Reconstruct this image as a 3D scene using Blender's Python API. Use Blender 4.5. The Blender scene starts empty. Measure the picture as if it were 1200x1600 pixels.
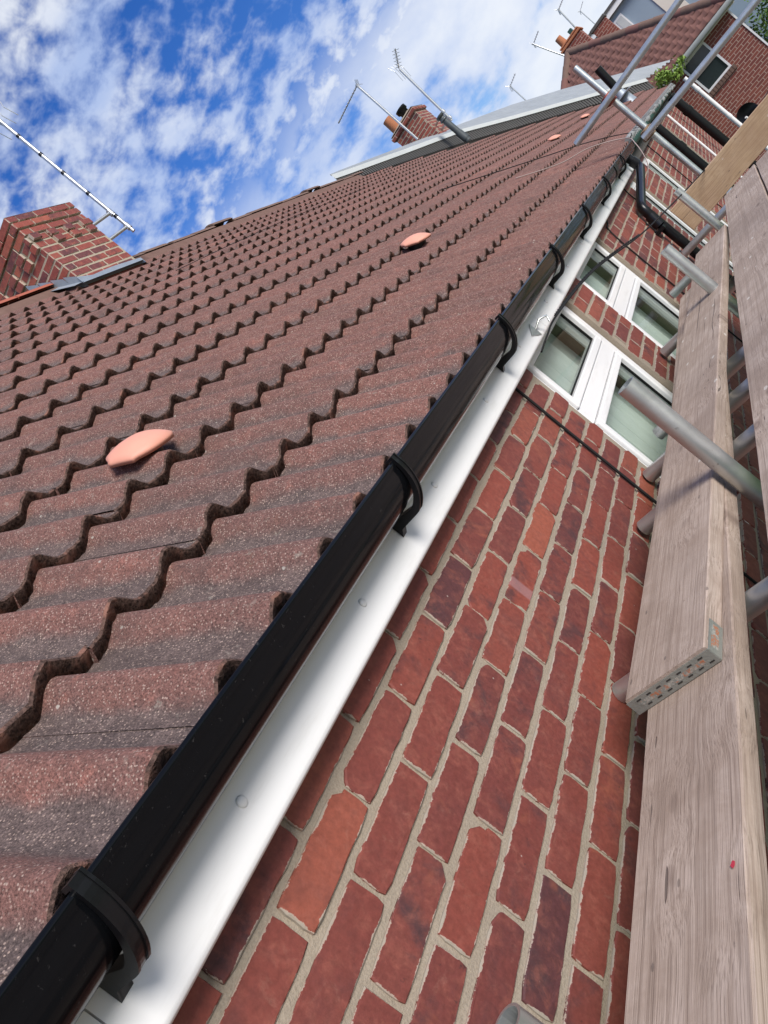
import bpy, bmesh, math, random
from mathutils import Vector, Matrix, noise as mnoise
rnd = random.Random(7)
S = bpy.context.scene
COL = S.collection
# ------------------------------------------------------------------ camera
CAM = Vector((0.98, -0.595, 0.248))
YAW, PITCH, ROLL, FPX = 0.592, -0.048, -0.902, 1300.0
cy, sy, cp, sp = math.cos(YAW), math.sin(YAW), math.cos(PITCH), math.sin(PITCH)
fw = Vector((-sy*cp, cy*cp, sp)); r0 = Vector((cy, sy, 0)); u0 = r0.cross(fw)
rt = r0*math.cos(ROLL) + u0*math.sin(ROLL); up = -r0*math.sin(ROLL) + u0*math.cos(ROLL)
cd = bpy.data.cameras.new('camera'); cam = bpy.data.objects.new('camera', cd); COL.objects.link(cam)
m = Matrix((rt, up, -fw)).transposed().to_4x4(); m.translation = CAM; cam.matrix_world = m
cd.sensor_fit = 'VERTICAL'; cd.sensor_height = 36.0; cd.lens = FPX/1600*36
cd.clip_start = 0.01; cd.clip_end = 3000
S.camera = cam
def px(p):                                  # where a point shows, to rank pieces by size in view
    q = Vector(p)-CAM; d = q.dot(fw)
    if d < 0.05: return None
    return (600+FPX*q.dot(rt)/d, 800-FPX*q.dot(up)/d, d)
def inview(p, mg=40):
    q = px(p); return bool(q) and -mg < q[0] < 1200+mg and -mg < q[1] < 1600+mg
# ------------------------------------------------------------------ world + sun
SUN_EL, SUN_AZ = math.radians(33), math.radians(114)   # azimuth clockwise from +Y
W = bpy.data.worlds.new('World'); S.world = W; W.use_nodes = True
wn, wl = W.node_tree.nodes, W.node_tree.links
wn.clear()
def N(nodes, t, **kw):
    n = nodes.new(t)
    for k, v in kw.items():
        if k == 'i':
            for kk, vv in v.items(): n.inputs[kk].default_value = vv
        else: setattr(n, k, v)
    return n
sky = N(wn, 'ShaderNodeTexSky', sky_type='NISHITA', sun_disc=False)
sky.sun_elevation = SUN_EL; sky.sun_rotation = SUN_AZ; sky.altitude = 100; sky.air_density = 1.0; sky.dust_density = 0.3; sky.ozone_density = 3.0
hs = N(wn, 'ShaderNodeHueSaturation', i={'Hue': 0.52, 'Saturation': 1.35, 'Value': 1.1}); wl.new(sky.outputs[0], hs.inputs['Color'])
tc = N(wn, 'ShaderNodeTexCoord'); sep = N(wn, 'ShaderNodeSeparateXYZ'); wl.new(tc.outputs['Generated'], sep.inputs[0])
def M(op, a, b=None, c=None, nodes=wn, links=wl, clamp=False):
    n = nodes.new('ShaderNodeMath'); n.operation = op; n.use_clamp = clamp
    for i, v in enumerate((a, b, c)):
        if v is None: continue
        if isinstance(v, (int, float)): n.inputs[i].default_value = v
        else: links.new(v, n.inputs[i])
    return n.outputs[0]
zc = M('MAXIMUM', sep.outputs['Z'], 0.02); den = M('ADD', zc, 0.42)
cmb = N(wn, 'ShaderNodeCombineXYZ')
wl.new(M('DIVIDE', sep.outputs['X'], den), cmb.inputs[0]); wl.new(M('DIVIDE', sep.outputs['Y'], den), cmb.inputs[1]); cmb.inputs[2].default_value = 3.7
def ns(vec, scale, det, rough, dist=0.0, lac=2.0):
    n = N(wn, 'ShaderNodeTexNoise', i={'Scale': scale, 'Detail': det, 'Roughness': rough, 'Distortion': dist, 'Lacunarity': lac}); wl.new(vec, n.inputs['Vector']); return n.outputs[0]
def ramp(v, lo, hi):
    n = N(wn, 'ShaderNodeMapRange', interpolation_type='SMOOTHSTEP', i={1: lo, 2: hi, 3: 0.0, 4: 1.0}); wl.new(v, n.inputs[0]); return n.outputs[0]
puff = ns(cmb.outputs[0], 24.0, 4, 0.55, 0.15)
field = ns(cmb.outputs[0], 3.4, 4, 0.55)
alto = ramp(M('ADD', M('MULTIPLY', puff, 0.95), M('MULTIPLY', field, 0.75)), 0.69, 1.05)
mp = N(wn, 'ShaderNodeMapping'); mp.inputs['Scale'].default_value = (1, 1, 1.7); mp.inputs['Location'].default_value = (0.35, 0.1, 0.42); wl.new(tc.outputs['Generated'], mp.inputs[0])
cum = ns(mp.outputs[0], 4.2, 7, 0.55, 0.15)
low = ramp(sep.outputs['Z'], 0.34, 0.22)
cumm = M('MULTIPLY', ramp(cum, 0.455, 0.53), low)
cloud = M('MAXIMUM', M('MULTIPLY', alto, 0.86), M('MULTIPLY', cumm, 0.95))
shade = N(wn, 'ShaderNodeMixRGB'); shade.inputs[1].default_value = (3.6, 4.5, 6.6, 1); shade.inputs[2].default_value = (6.6, 6.9, 7.4, 1)
cum2 = ns(mp.outputs[0], 8.0, 5, 0.55)
wl.new(ramp(M('ADD', M('MULTIPLY', cum, 0.8), M('MULTIPLY', cum2, 0.4)), 0.5, 0.76), shade.inputs[0])
mixc = N(wn, 'ShaderNodeMixRGB'); wl.new(cloud, mixc.inputs[0]); wl.new(hs.outputs[0], mixc.inputs[1]); wl.new(shade.outputs[0], mixc.inputs[2])
bg = N(wn, 'ShaderNodeBackground', i={'Strength': 0.08}); wl.new(mixc.outputs[0], bg.inputs[0])
wo = N(wn, 'ShaderNodeOutputWorld'); wl.new(bg.outputs[0], wo.inputs[0])
sl = bpy.data.lights.new('sun', 'SUN'); sl.energy = 2.9; sl.angle = math.radians(26); sl.color = (1.0, 0.95, 0.88)
so = bpy.data.objects.new('sun', sl); COL.objects.link(so)
sd = Vector((math.sin(SUN_AZ)*math.cos(SUN_EL), math.cos(SUN_AZ)*math.cos(SUN_EL), math.sin(SUN_EL)))
so.rotation_euler = sd.to_track_quat('Z', 'Y').to_euler(); so.location = (6, -6, 9)
S.view_settings.view_transform = 'Standard'; S.view_settings.look = 'None'; S.view_settings.gamma = 1; S.view_settings.exposure = 0.75
S.view_settings.use_curve_mapping = False
S.cycles.max_bounces = 8; S.cycles.transparent_max_bounces = 12
# ------------------------------------------------------------------ materials
class Mat:
    def __init__(s, name, base=(.5,.5,.5), rough=.6, metal=0.0, spec=.5):
        s.m = bpy.data.materials.new(name); s.m.use_nodes = True
        s.n, s.l = s.m.node_tree.nodes, s.m.node_tree.links
        s.b = s.n['Principled BSDF']; s.out = s.n['Material Output']
        s.b.inputs['Base Color'].default_value = (*base, 1); s.b.inputs['Roughness'].default_value = rough
        s.b.inputs['Metallic'].default_value = metal; s.b.inputs['Specular IOR Level'].default_value = spec
        s.tc = s.n.new('ShaderNodeTexCoord')
    def math(s, op, a, b=None, c=None, clamp=False): return M(op, a, b, c, s.n, s.l, clamp)
    def uv(s): return s.tc.outputs['UV']
    def obj(s): return s.tc.outputs['Object']
    def pos(s):
        g = s.n.new('ShaderNodeNewGeometry'); return g.outputs['Position']
    def map(s, v, scale=(1,1,1), loc=(0,0,0)):
        n = s.n.new('ShaderNodeMapping'); n.inputs['Scale'].default_value = scale; n.inputs['Location'].default_value = loc; s.l.new(v, n.inputs[0]); return n.outputs[0]
    def rand(s):
        o = s.n.new('ShaderNodeObjectInfo'); g = s.n.new('ShaderNodeNewGeometry')
        return s.math('FRACT', s.math('ADD', o.outputs['Random'], g.outputs['Random Per Island']))
    def noise(s, v, scale, det=3, rough=.5, dist=0.0, w=None, fac=True):
        n = s.n.new('ShaderNodeTexNoise')
        if w is not None: n.noise_dimensions = '4D'; s.l.new(w, n.inputs['W'])
        n.inputs['Scale'].default_value = scale; n.inputs['Detail'].default_value = det; n.inputs['Roughness'].default_value = rough; n.inputs['Distortion'].default_value = dist
        s.l.new(v, n.inputs['Vector']); return n.outputs[0 if fac else 1]
    def vor(s, v, scale, feat='F1', out=0):
        n = s.n.new('ShaderNodeTexVoronoi'); n.feature = feat; n.inputs['Scale'].default_value = scale; s.l.new(v, n.inputs['Vector']); return n.outputs[out]
    def ramp(s, v, lo, hi, smooth=True):
        n = s.n.new('ShaderNodeMapRange'); n.interpolation_type = 'SMOOTHSTEP' if smooth else 'LINEAR'
        for i, q in ((1, lo), (2, hi), (3, 0.0), (4, 1.0)): n.inputs[i].default_value = q
        s.l.new(v, n.inputs[0]); return n.outputs[0]
    def mix(s, f, a, b, mode='MIX'):
        n = s.n.new('ShaderNodeMixRGB'); n.blend_type = mode
        for i, q in ((0, f), (1, a), (2, b)):
            if isinstance(q, (int, float)): n.inputs[i].default_value = q
            elif isinstance(q, tuple): n.inputs[i].default_value = (*q, 1)
            else: s.l.new(q, n.inputs[i])
        return n.outputs[0]
    def col(s, c): s.l.new(c, s.b.inputs['Base Color']); return s
    def ro(s, v): s.l.new(v, s.b.inputs['Roughness']); return s
    def bump(s, h, st=.5, dist=.002):
        n = s.n.new('ShaderNodeBump'); n.inputs['Strength'].default_value = st; n.inputs['Distance'].default_value = dist; s.l.new(h, n.inputs['Height'])
        s.l.new(n.outputs[0], s.b.inputs['Normal']); return s

PERIOD, GAUGE = 0.162, 0.302
def tile_mat():
    t = Mat('concrete_tile', rough=.88, spec=.25); uv = t.uv(); r = t.rand(); P = t.pos()
    sx = t.n.new('ShaderNodeSeparateXYZ'); t.l.new(uv, sx.inputs[0])
    ph = t.math('ABSOLUTE', t.math('SUBTRACT', t.math('FRACT', t.math('ADD', t.math('DIVIDE', sx.outputs[0], PERIOD), .5)), .5))
    wob = t.noise(P, 9, 4, .6)
    pan = t.ramp(t.math('ADD', ph, t.math('MULTIPLY', t.math('SUBTRACT', wob, .5), .34)), .17, .33)
    big = t.noise(P, 2.2, 4, .6); med = t.noise(P, 22, 4, .65)
    red = t.mix(t.ramp(big, .3, .7), (.200, .094, .076), (.155, .079, .067))
    red = t.mix(t.ramp(med, .52, .74), red, (.24, .104, .082))
    grey = t.mix(t.ramp(med, .35, .65), (.082, .064, .060), (.125, .095, .087))
    c = t.mix(t.math('MULTIPLY', pan, .92), red, grey)
    c = t.mix(t.math('MULTIPLY', r, .35), c, (.125, .075, .064))
    gr = t.noise(P, 300, 3, .75); bl = t.noise(P, 55, 4, .7)
    c = t.mix(.55, c, t.mix(bl, (.1, .1, .1), (.9, .9, .9)), 'OVERLAY')
    c = t.mix(.9, c, t.mix(t.ramp(gr, .25, .75, False), (.05, .05, .05), (.95, .95, .95)), 'OVERLAY')
    v1 = t.vor(P, 270, out=0); vc = t.vor(P, 270, out=1)
    sv = t.n.new('ShaderNodeSeparateColor'); t.l.new(vc, sv.inputs[0])
    fl = t.math('MULTIPLY', t.ramp(v1, .50, .25), t.math('GREATER_THAN', sv.outputs[0], .34))
    c = t.mix(t.math('MULTIPLY', fl, t.ramp(sv.outputs[1], .1, 1.25)), c, (.46, .34, .28))
    v2 = t.vor(P, 34, out=0); vc2 = t.vor(P, 34, out=1); sv2 = t.n.new('ShaderNodeSeparateColor'); t.l.new(vc2, sv2.inputs[0])
    fl2 = t.math('MULTIPLY', t.ramp(t.math('ADD', v2, t.math('MULTIPLY', gr, .2)), .24, .16), t.math('GREATER_THAN', sv2.outputs[1], .9))
    c = t.mix(t.math('MULTIPLY', fl2, .7), c, (.5, .46, .40))
    lich = t.math('MULTIPLY', t.ramp(t.noise(P, 42, 5, .75), .60, .66), t.ramp(t.noise(P, 3.1, 3, .6), .42, .60)); c = t.mix(t.math('MULTIPLY', lich, .5), c, (.33, .29, .24))
    stn = t.ramp(t.noise(t.map(P, (1, 2.2, 1)), 3.5, 5, .7), .50, .72); c = t.mix(t.math('MULTIPLY', stn, .45), c, (.085, .06, .055))
    moss = t.ramp(t.noise(P, 5.5, 5, .7), .60, .72)
    c = t.mix(t.math('MULTIPLY', moss, .35), c, (.06, .055, .035))
    t.col(c); t.bump(t.math('ADD', t.math('ADD', gr, t.math('MULTIPLY', bl, .8)), t.math('MULTIPLY', med, .8)), .9, .004); return t.m
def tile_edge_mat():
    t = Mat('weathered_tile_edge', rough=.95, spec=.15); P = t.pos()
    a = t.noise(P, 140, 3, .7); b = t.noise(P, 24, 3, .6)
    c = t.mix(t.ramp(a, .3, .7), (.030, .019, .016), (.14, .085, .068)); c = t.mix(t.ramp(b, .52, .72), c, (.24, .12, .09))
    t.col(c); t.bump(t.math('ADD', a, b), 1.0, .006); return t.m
def brick_mat(name='red_brick', lift=1.0, smear=True):
    t = Mat(name, rough=.62, spec=.35); uv = t.uv(); r = t.rand(); P = t.pos()
    r2 = t.math('FRACT', t.math('MULTIPLY', r, 7.31)); r3 = t.math('FRACT', t.math('MULTIPLY', r, 23.7))
    c = t.mix(t.ramp(r, 0, 1, False), (.205, .049, .033), (.130, .034, .029))
    c = t.mix(t.ramp(r2, .84, 1.0), c, (.26, .072, .043))
    c = t.mix(t.ramp(r3, .84, 1.0), c, (.085, .029, .030))
    w = t.math('MULTIPLY', r, 40)
    n1 = t.noise(P, 14, 4, .6, .4, w); n2 = t.noise(P, 90, 3, .65)
    c = t.mix(t.math('MULTIPLY', t.ramp(n1, .47, .68), t.math('MULTIPLY', r3, 1.0)), c, (.060, .028, .030))
    c = t.mix(t.math('MULTIPLY', t.ramp(t.noise(P, 30, 5, .7, .6, w), .45, .75), .55), c, (.26, .085, .06))
    c = t.mix(t.math('MULTIPLY', t.ramp(t.noise(P, 9, 3, .6, .8, t.math('MULTIPLY', r2, 30)), .60, .72), .6), c, (.25, .075, .045))
    pit = t.ramp(t.noise(P, 55, 5, .75, 0, w), .60, .70)
    c = t.mix(t.math('MULTIPLY', t.math('MULTIPLY', pit, t.math('GREATER_THAN', r3, .45)), .65), c, (.035, .018, .018))
    c = t.mix(.6, c, t.mix(n2, (.15, .15, .15), (.85, .85, .85)), 'OVERLAY')
    hz = t.ramp(t.noise(P, 18, 6, .75, 1.2, t.math('ADD', w, 5)), .56, .72); c = t.mix(t.math('MULTIPLY', hz, .22), c, (.36, .18, .13))
    # kiss marks: pale band or dark core on some bricks
    sx = t.n.new('ShaderNodeSeparateXYZ'); t.l.new(uv, sx.inputs[0])
    bx = t.math('ABSOLUTE', t.math('SUBTRACT', sx.outputs[0], t.math('SUBTRACT', t.math('MULTIPLY', r2, 1.6), .8)))
    band = t.math('MULTIPLY', t.ramp(bx, .20, .12), t.math('GREATER_THAN', t.math('FRACT', t.math('MULTIPLY', r, 91.7)), .98))
    c = t.mix(t.math('MULTIPLY', band, .55), c, (.30, .17, .17))
    if smear:
        au = t.math('ABSOLUTE', sx.outputs[0]); av = t.math('ABSOLUTE', sx.outputs[1])
        du = t.math('MULTIPLY', t.math('SUBTRACT', 1.0, au), .105); dv = t.math('MULTIPLY', t.math('SUBTRACT', 1.0, av), .031)
        e = t.math('MINIMUM', du, dv)
        rag = t.noise(P, 48, 6, .78); lo = t.noise(P, 11, 3, .6)
        lim = t.math('MULTIPLY', t.math('SUBTRACT', t.math('ADD', rag, t.math('MULTIPLY', lo, 1.1)), .93), .011)
        msk = t.math('LESS_THAN', e, lim)
        msk2 = t.math('LESS_THAN', e, t.math('SUBTRACT', lim, .0012))
        c = t.mix(t.math('MULTIPLY', msk, .8), c, (.38, .31, .25)); c = t.mix(msk2, c, (.30, .26, .21))
    spk = t.math('MULTIPLY', t.ramp(t.math('ADD', t.vor(P, 19, out=0), t.math('MULTIPLY', n2, .06)), .075, .05), .7)
    c = t.mix(spk, c, (.40, .33, .29))
    c = t.mix(1.0, c, (lift, lift, lift), 'MULTIPLY'); t.col(c); t.ro(t.math('ADD', .38, t.math('MULTIPLY', n1, .5))); t.bump(t.math('ADD', t.math('MULTIPLY', n2, .5), n1), .5, .002); return t.m
def mortar_mat():
    t = Mat('mortar', rough=.95, spec=.15); P = t.pos(); a = t.noise(P, 230, 3, .7); b = t.noise(P, 6, 4, .6)
    c = t.mix(b, (.24, .198, .150), (.35, .295, .23)); c = t.mix(.5, c, t.mix(a, (.2, .2, .2), (.8, .8, .8)), 'OVERLAY')
    t.col(c); t.bump(t.math('ADD', a, b), .8, .003); return t.m
def wood_mat(name, c1, c2, c3, warp=.02, knots=True):
    t = Mat(name, rough=.84, spec=.22); P = t.obj(); r = t.rand(); w = t.math('MULTIPLY', r, 50)
    sp_ = t.n.new('ShaderNodeSeparateXYZ'); t.l.new(P, sp_.inputs[0])
    cbk = t.n.new('ShaderNodeCombineXYZ'); t.l.new(t.math('MULTIPLY', sp_.outputs[0], 9.0), cbk.inputs[0]); t.l.new(t.math('ADD', t.math('MULTIPLY', sp_.outputs[1], 4.2), w), cbk.inputs[1])
    kd = t.vor(cbk.outputs[0], 1.0, out=0)
    k = t.noise(t.map(P, (1.5, .5, 1.5)), 3, 2, .5, 0, w)
    bulge = t.math('MULTIPLY', t.ramp(kd, .55, .05), .012 if knots else .004)
    off = t.math('ADD', t.math('MULTIPLY', k, warp), bulge)
    cb = t.n.new('ShaderNodeCombineXYZ'); t.l.new(t.math('ADD', sp_.outputs[0], off), cb.inputs[0]); t.l.new(sp_.outputs[1], cb.inputs[1]); t.l.new(t.math('ADD', sp_.outputs[2], off), cb.inputs[2])
    V = cb.outputs[0]
    g = t.noise(t.map(V, (70, .5, 70)), 2.0, 3, .6, 0, w); g2 = t.noise(t.map(V, (260, 1.6, 260)), 2.0, 3, .65, 0, w)
    blot = t.noise(P, 9, 5, .7, .4, w); blot2 = t.noise(P, 2.2, 3, .6, 0, t.math('ADD', w, 2.0))
    c = t.mix(t.ramp(blot, .32, .68), c1, c2)
    c = t.mix(t.math('MULTIPLY', t.ramp(blot2, .42, .62), .55), c, c3)
    c = t.mix(t.math('MULTIPLY', t.ramp(g, .47, .62), .6), c, c3); c = t.mix(t.math('MULTIPLY', t.ramp(g2, .50, .66), .55), c, tuple(q*.65 for q in c3))
    hgt = t.math('ADD', t.math('MULTIPLY', g2, -.8), t.math('MULTIPLY', g, -.5))
    if knots:
        ring = t.math('MULTIPLY_ADD', t.math('SINE', t.math('MULTIPLY', kd, 95)), .25, .75)
        core = t.ramp(kd, .15, .11); c = t.mix(t.math('MULTIPLY', core, t.math('MULTIPLY', ring, .65)), c, (.15, .105, .085)); c = t.mix(t.math('MULTIPLY', t.ramp(kd, .06, .035), .6), c, (.09, .065, .055))
    crk = t.ramp(t.noise(t.map(V, (75, .45, 75)), 1.5, 1, .5, 0, t.math('ADD', w, 9)), .715, .735)
    c = t.mix(t.math('MULTIPLY', crk, .7), c, (.06, .045, .04))
    mk = t.vor(t.map(P, (1, .5, 1)), 15, out=0); spk = t.ramp(t.math('ADD', mk, t.math('MULTIPLY', t.noise(P, 160, 2), .06)), .125, .10); c = t.mix(t.math('MULTIPLY', spk, .65), c, (.60, .56, .50))
    dk = t.vor(t.map(P, (1.3, .5, 1), (3, 5, 1)), 18, out=0); c = t.mix(t.math('MULTIPLY', t.ramp(t.math('ADD', dk, t.math('MULTIPLY', t.noise(P, 120, 2), .08)), .12, .09), .6), c, (.10, .08, .07))
    t.col(c); t.bump(t.math('SUBTRACT', hgt, t.math('MULTIPLY', crk, 2.0)), .6, .0025); return t.m
def steel_mat():
    t = Mat('galvanised_steel', rough=.5, metal=.85); P = t.obj(); w = t.math('MULTIPLY', t.rand(), 30)
    a = t.noise(P, 14, 5, .7, 0, w); b = t.noise(P, 60, 4, .7, 0, w)
    c = t.mix(a, (.42, .44, .43), (.68, .70, .68)); c = t.mix(t.math('MULTIPLY', t.ramp(b, .62, .75), .6), c, (.16, .13, .10))
    c = t.mix(t.math('MULTIPLY', t.ramp(t.noise(P, 26, 5, .75, 0, w), .60, .66), .35), c, (.55, .55, .52))
    t.col(c); t.ro(t.math('ADD', .22, t.math('MULTIPLY', a, .30))); t.bump(b, .25, .001); return t.m
def plain(name, c1, c2, rough=.6, sc=8, metal=0, spec=.5, bump=.1, bs=60):
    t = Mat(name, rough=rough, metal=metal, spec=spec); P = t.pos()
    a = t.noise(P, sc, 4, .65); t.col(t.mix(a, c1, c2))
    if bump: t.bump(t.noise(P, bs, 3, .6), bump, .002)
    return t.m
MT = {}
MT['tile'] = tile_mat(); MT['edge'] = tile_edge_mat(); MT['brick'] = brick_mat(); MT['mortar'] = mortar_mat()
MT['chbrick'] = brick_mat('chimney_brick', 1.3)
MT['board'] = wood_mat('weathered_scaffold_board', (.35, .268, .215), (.46, .37, .31), (.26, .195, .155))
MT['plank'] = wood_mat('fresh_plank', (.50, .35, .21), (.60, .44, .29), (.36, .23, .14), .05, False)
MT['steel'] = steel_mat()
def gutter_mat():
    t = Mat('black_gutter_plastic', (.0035, .004, .005), rough=.16, spec=.15); P = t.pos()
    d = t.noise(t.map(P, (60, 2, 60)), 3, 4, .6); s = t.noise(P, 120, 3, .7)
    t.col(t.mix(t.math('MULTIPLY', t.ramp(s, .64, .78), .35), (.0035, .004, .005), (.10, .095, .09)))
    t.ro(t.math('ADD', .10, t.math('MULTIPLY', t.ramp(d, .4, .8), .18))); return t.m
MT['gutter'] = gutter_mat()
MT['black'] = plain('black_plastic', (.004, .004, .005), (.008, .008, .009), .28, 20, spec=.3)
MT['rubber'] = plain('black_cable_sheath', (.010, .010, .010), (.018, .018, .018), .75, 20, spec=.2)
def pvc_mat():
    t = Mat('white_pvc', rough=.28, spec=.5); P = t.pos()
    d = t.noise(t.map(P, (8, 1.2, 8)), 3, 5, .65); s = t.noise(P, 75, 4, .75)
    c = t.mix(t.ramp(d, .5, .8), (.76, .755, .745), (.66, .65, .63)); c = t.mix(t.math('MULTIPLY', t.ramp(s, .68, .76), .3), c, (.40, .38, .35))
    t.col(c); t.bump(t.noise(P, 9, 2, .5), .04, .01); return t.m
MT['pvc'] = pvc_mat()
MT['cap'] = plain('white_cap', (.72, .72, .71), (.66, .66, .65), .35, 20)
MT['vent'] = plain('terracotta_plastic', (.60, .26, .18), (.68, .32, .23), .6, 14, bump=.15)
MT['lime'] = plain('pale_lime_mortar', (.30, .25, .185), (.42, .36, .28), .95, 14, spec=.1, bump=.8, bs=150)
MT['lead'] = plain('lead_sheet', (.22, .25, .29), (.38, .42, .46), .5, 9, .35, bump=.3, bs=30)
MT['slab'] = plain('grey_corrugated_sheet', (.20, .215, .225), (.32, .34, .35), .55, 3, bump=.2)
MT['paleg'] = plain('pale_grey_trim', (.42, .44, .43), (.52, .54, .53), .6, 6)
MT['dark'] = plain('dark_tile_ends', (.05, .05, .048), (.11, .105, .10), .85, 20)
MT['ridge'] = plain('ridge_tile_concrete', (.12, .075, .06), (.20, .13, .10), .9, 9, spec=.2, bump=.8, bs=120)
MT['ridgered'] = plain('red_ridge_tile', (.30, .085, .055), (.38, .12, .08), .8, 9, spec=.2, bump=.5)
MT['bed'] = plain('ridge_mortar', (.11, .062, .05), (.20, .125, .10), .95, 12, spec=.1, bump=.8)
MT['pot'] = plain('clay_chimney_pot', (.32, .12, .06), (.42, .18, .09), .8, 8, spec=.2)
MT['rust'] = plain('rusty_coupler', (.20, .10, .05), (.36, .26, .16), .75, 40, .3, bump=.6, bs=150)
MT['redsteel'] = plain('red_painted_coupler', (.38, .045, .03), (.30, .10, .07), .6, 30, .2, bump=.4)
MT['alu'] = plain('aerial_aluminium', (.45, .45, .44), (.62, .62, .60), .35, 10, .8, bump=0)
MT['greypipe'] = plain('grey_soil_pipe', (.045, .055, .058), (.075, .085, .088), .45, 9)
MT['greengut'] = plain('old_green_gutter', (.012, .05, .042), (.03, .09, .075), .5, 12)
MT['wrap'] = plain('grey_cable_wrap', (.17, .175, .17), (.30, .30, .29), .8, 30, bump=.5)
MT['pinkwire'] = plain('pale_wire', (.30, .22, .20), (.36, .28, .25), .6, 20)
MT['soffit'] = plain('dark_roof_board', (.05, .045, .04), (.08, .07, .06), .9, 8)  # even dark brown for roof base, soffit and the neighbour's fascia
MT['blue'] = plain('blue_grey_render', (.22, .29, .36), (.27, .34, .41), .9, 2)
MT['cream'] = plain('cream_render', (.62, .58, .50), (.70, .66, .58), .9, 2)
MT['ground'] = plain('yard_concrete', (.17, .16, .15), (.26, .25, .23), .9, 1.2)
MT['grass'] = plain('grass_ground', (.05, .085, .025), (.08, .12, .04), .95, 1.5, spec=.1)
MT['leaf'] = plain('bush_leaf', (.045, .10, .018), (.10, .17, .035), .6, 1.5, spec=.2, bump=0)
MT['twig'] = plain('bare_twig', (.10, .075, .055), (.16, .12, .09), .9, 3, spec=.1, bump=0)
MT['bark'] = plain('bark', (.07, .05, .035), (.12, .09, .065), .95, 10, spec=.1)
def print_mat():
    t = Mat('worn_band_print', rough=.6, metal=.3); P = t.pos(); a = t.noise(P, 190, 3, .7); b = t.noise(P, 35, 3, .6)
    c = t.mix(t.ramp(a, .44, .56), (.26, .27, .24), (.40, .38, .33)); c = t.mix(t.math('MULTIPLY', t.ramp(a, .42, .52), t.ramp(b, .47, .56)), c, (.42, .17, .09)); t.col(c); t.bump(a, .6, .001); return t.m
MT['orange'] = print_mat()
MT['band'] = plain('dull_metal_band', (.23, .24, .21), (.36, .37, .33), .55, 60, .5, bump=.5, bs=260)
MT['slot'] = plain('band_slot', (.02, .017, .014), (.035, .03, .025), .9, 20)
MT['pinkpaint'] = plain('red_paint_mark', (.50, .03, .06), (.42, .04, .06), .7, 60)
MT['straw'] = plain('dry_straw', (.45, .36, .24), (.55, .46, .32), .9, 60)
MT['room'] = plain('room_wall', (.30, .31, .28), (.36, .37, .34), .9, 2)
def net_mat():
    t = Mat('net_curtain', rough=.9, spec=.1); P = t.pos(); a = t.noise(t.map(P, (1, 14, .8)), 2, 4, .6)
    t.col(t.mix(a, (.55, .58, .55), (.78, .80, .77))); return t.m
MT['net'] = net_mat()
def glass_mat():
    t = Mat('window_glass'); n, l = t.n, t.l
    fr = n.new('ShaderNodeFresnel'); fr.inputs[0].default_value = 1.52
    tr = n.new('ShaderNodeBsdfTransparent'); tr.inputs[0].default_value = (.80, .86, .83, 1)
    gl = n.new('ShaderNodeBsdfGlossy'); gl.inputs['Roughness'].default_value = .015
    bp = n.new('ShaderNodeBump'); bp.inputs['Strength'].default_value = .03; bp.inputs['Distance'].default_value = .01; l.new(t.noise(t.pos(), 3, 2), bp.inputs['Height']); l.new(bp.outputs[0], gl.inputs['Normal'])
    mx = n.new('ShaderNodeMixShader'); l.new(t.math('MINIMUM', t.math('MULTIPLY', fr.outputs[0], .55), 1.0), mx.inputs[0]); l.new(tr.outputs[0], mx.inputs[1]); l.new(gl.outputs[0], mx.inputs[2]); l.new(mx.outputs[0], t.out.inputs[0]); return t.m
MT['glass'] = glass_mat()
MT['darkglass'] = plain('dark_far_glass', (.02, .028, .03), (.03, .04, .042), .06, 2, bump=0)
MT['hiptile'] = plain('hip_roof_tile', (.13, .065, .055), (.23, .115, .095), .9, 3.5, spec=.2, bump=.5)
def farbrick():
    t = Mat('far_brickwork', rough=.85, spec=.2); P = t.pos(); sx = t.n.new('ShaderNodeSeparateXYZ'); t.l.new(P, sx.inputs[0])
    cb = t.n.new('ShaderNodeCombineXYZ'); t.l.new(t.math('ADD', sx.outputs[0], sx.outputs[1]), cb.inputs[0]); t.l.new(sx.outputs[2], cb.inputs[1])
    b = t.n.new('ShaderNodeTexBrick'); b.inputs['Scale'].default_value = 1; b.inputs['Brick Width'].default_value = .225; b.inputs['Row Height'].default_value = .075; b.inputs['Mortar Size'].default_value = .0075
    b.inputs['Color1'].default_value = (.23, .065, .048, 1); b.inputs['Color2'].default_value = (.15, .042, .038, 1); b.inputs['Mortar'].default_value = (.42, .33, .27, 1)
    t.l.new(cb.outputs[0], b.inputs['Vector']); t.col(t.mix(t.math('MULTIPLY', t.noise(P, 3, 4, .6), .5), b.outputs[0], (.22, .08, .06))); t.bump(b.outputs[1], -.5, .006); return t.m
MT['farbrick'] = farbrick()
# ------------------------------------------------------------------ mesh helpers
def mesh(name, vs, fs, mats, mi=None, smooth=False, uvs=None):
    me = bpy.data.meshes.new(name); me.from_pydata([tuple(v) for v in vs], [], fs)
    for q in (mats if isinstance(mats, (list, tuple)) else [mats]): me.materials.append(MT[q])
    if mi: me.polygons.foreach_set('material_index', mi)
    if smooth is True: me.polygons.foreach_set('use_smooth', [True]*len(fs))
    elif smooth: me.polygons.foreach_set('use_smooth', smooth)
    if uvs:
        ul = me.uv_layers.new(name='UVMap')
        for lp in me.loops: ul.data[lp.index].uv = uvs[lp.vertex_index]
    me.update(); return me
def link(name, data, parent=None, mw=None):
    o = bpy.data.objects.new(name, data); COL.objects.link(o)
    if parent: o.parent = parent
    if mw is not None: o.matrix_basis = mw
    return o
def tag(o, label=None, cat=None, group=None, kind=None):
    for k, v in (('label', label), ('category', cat), ('group', group), ('kind', kind)):
        if v: o[k] = v
    return o
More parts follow.
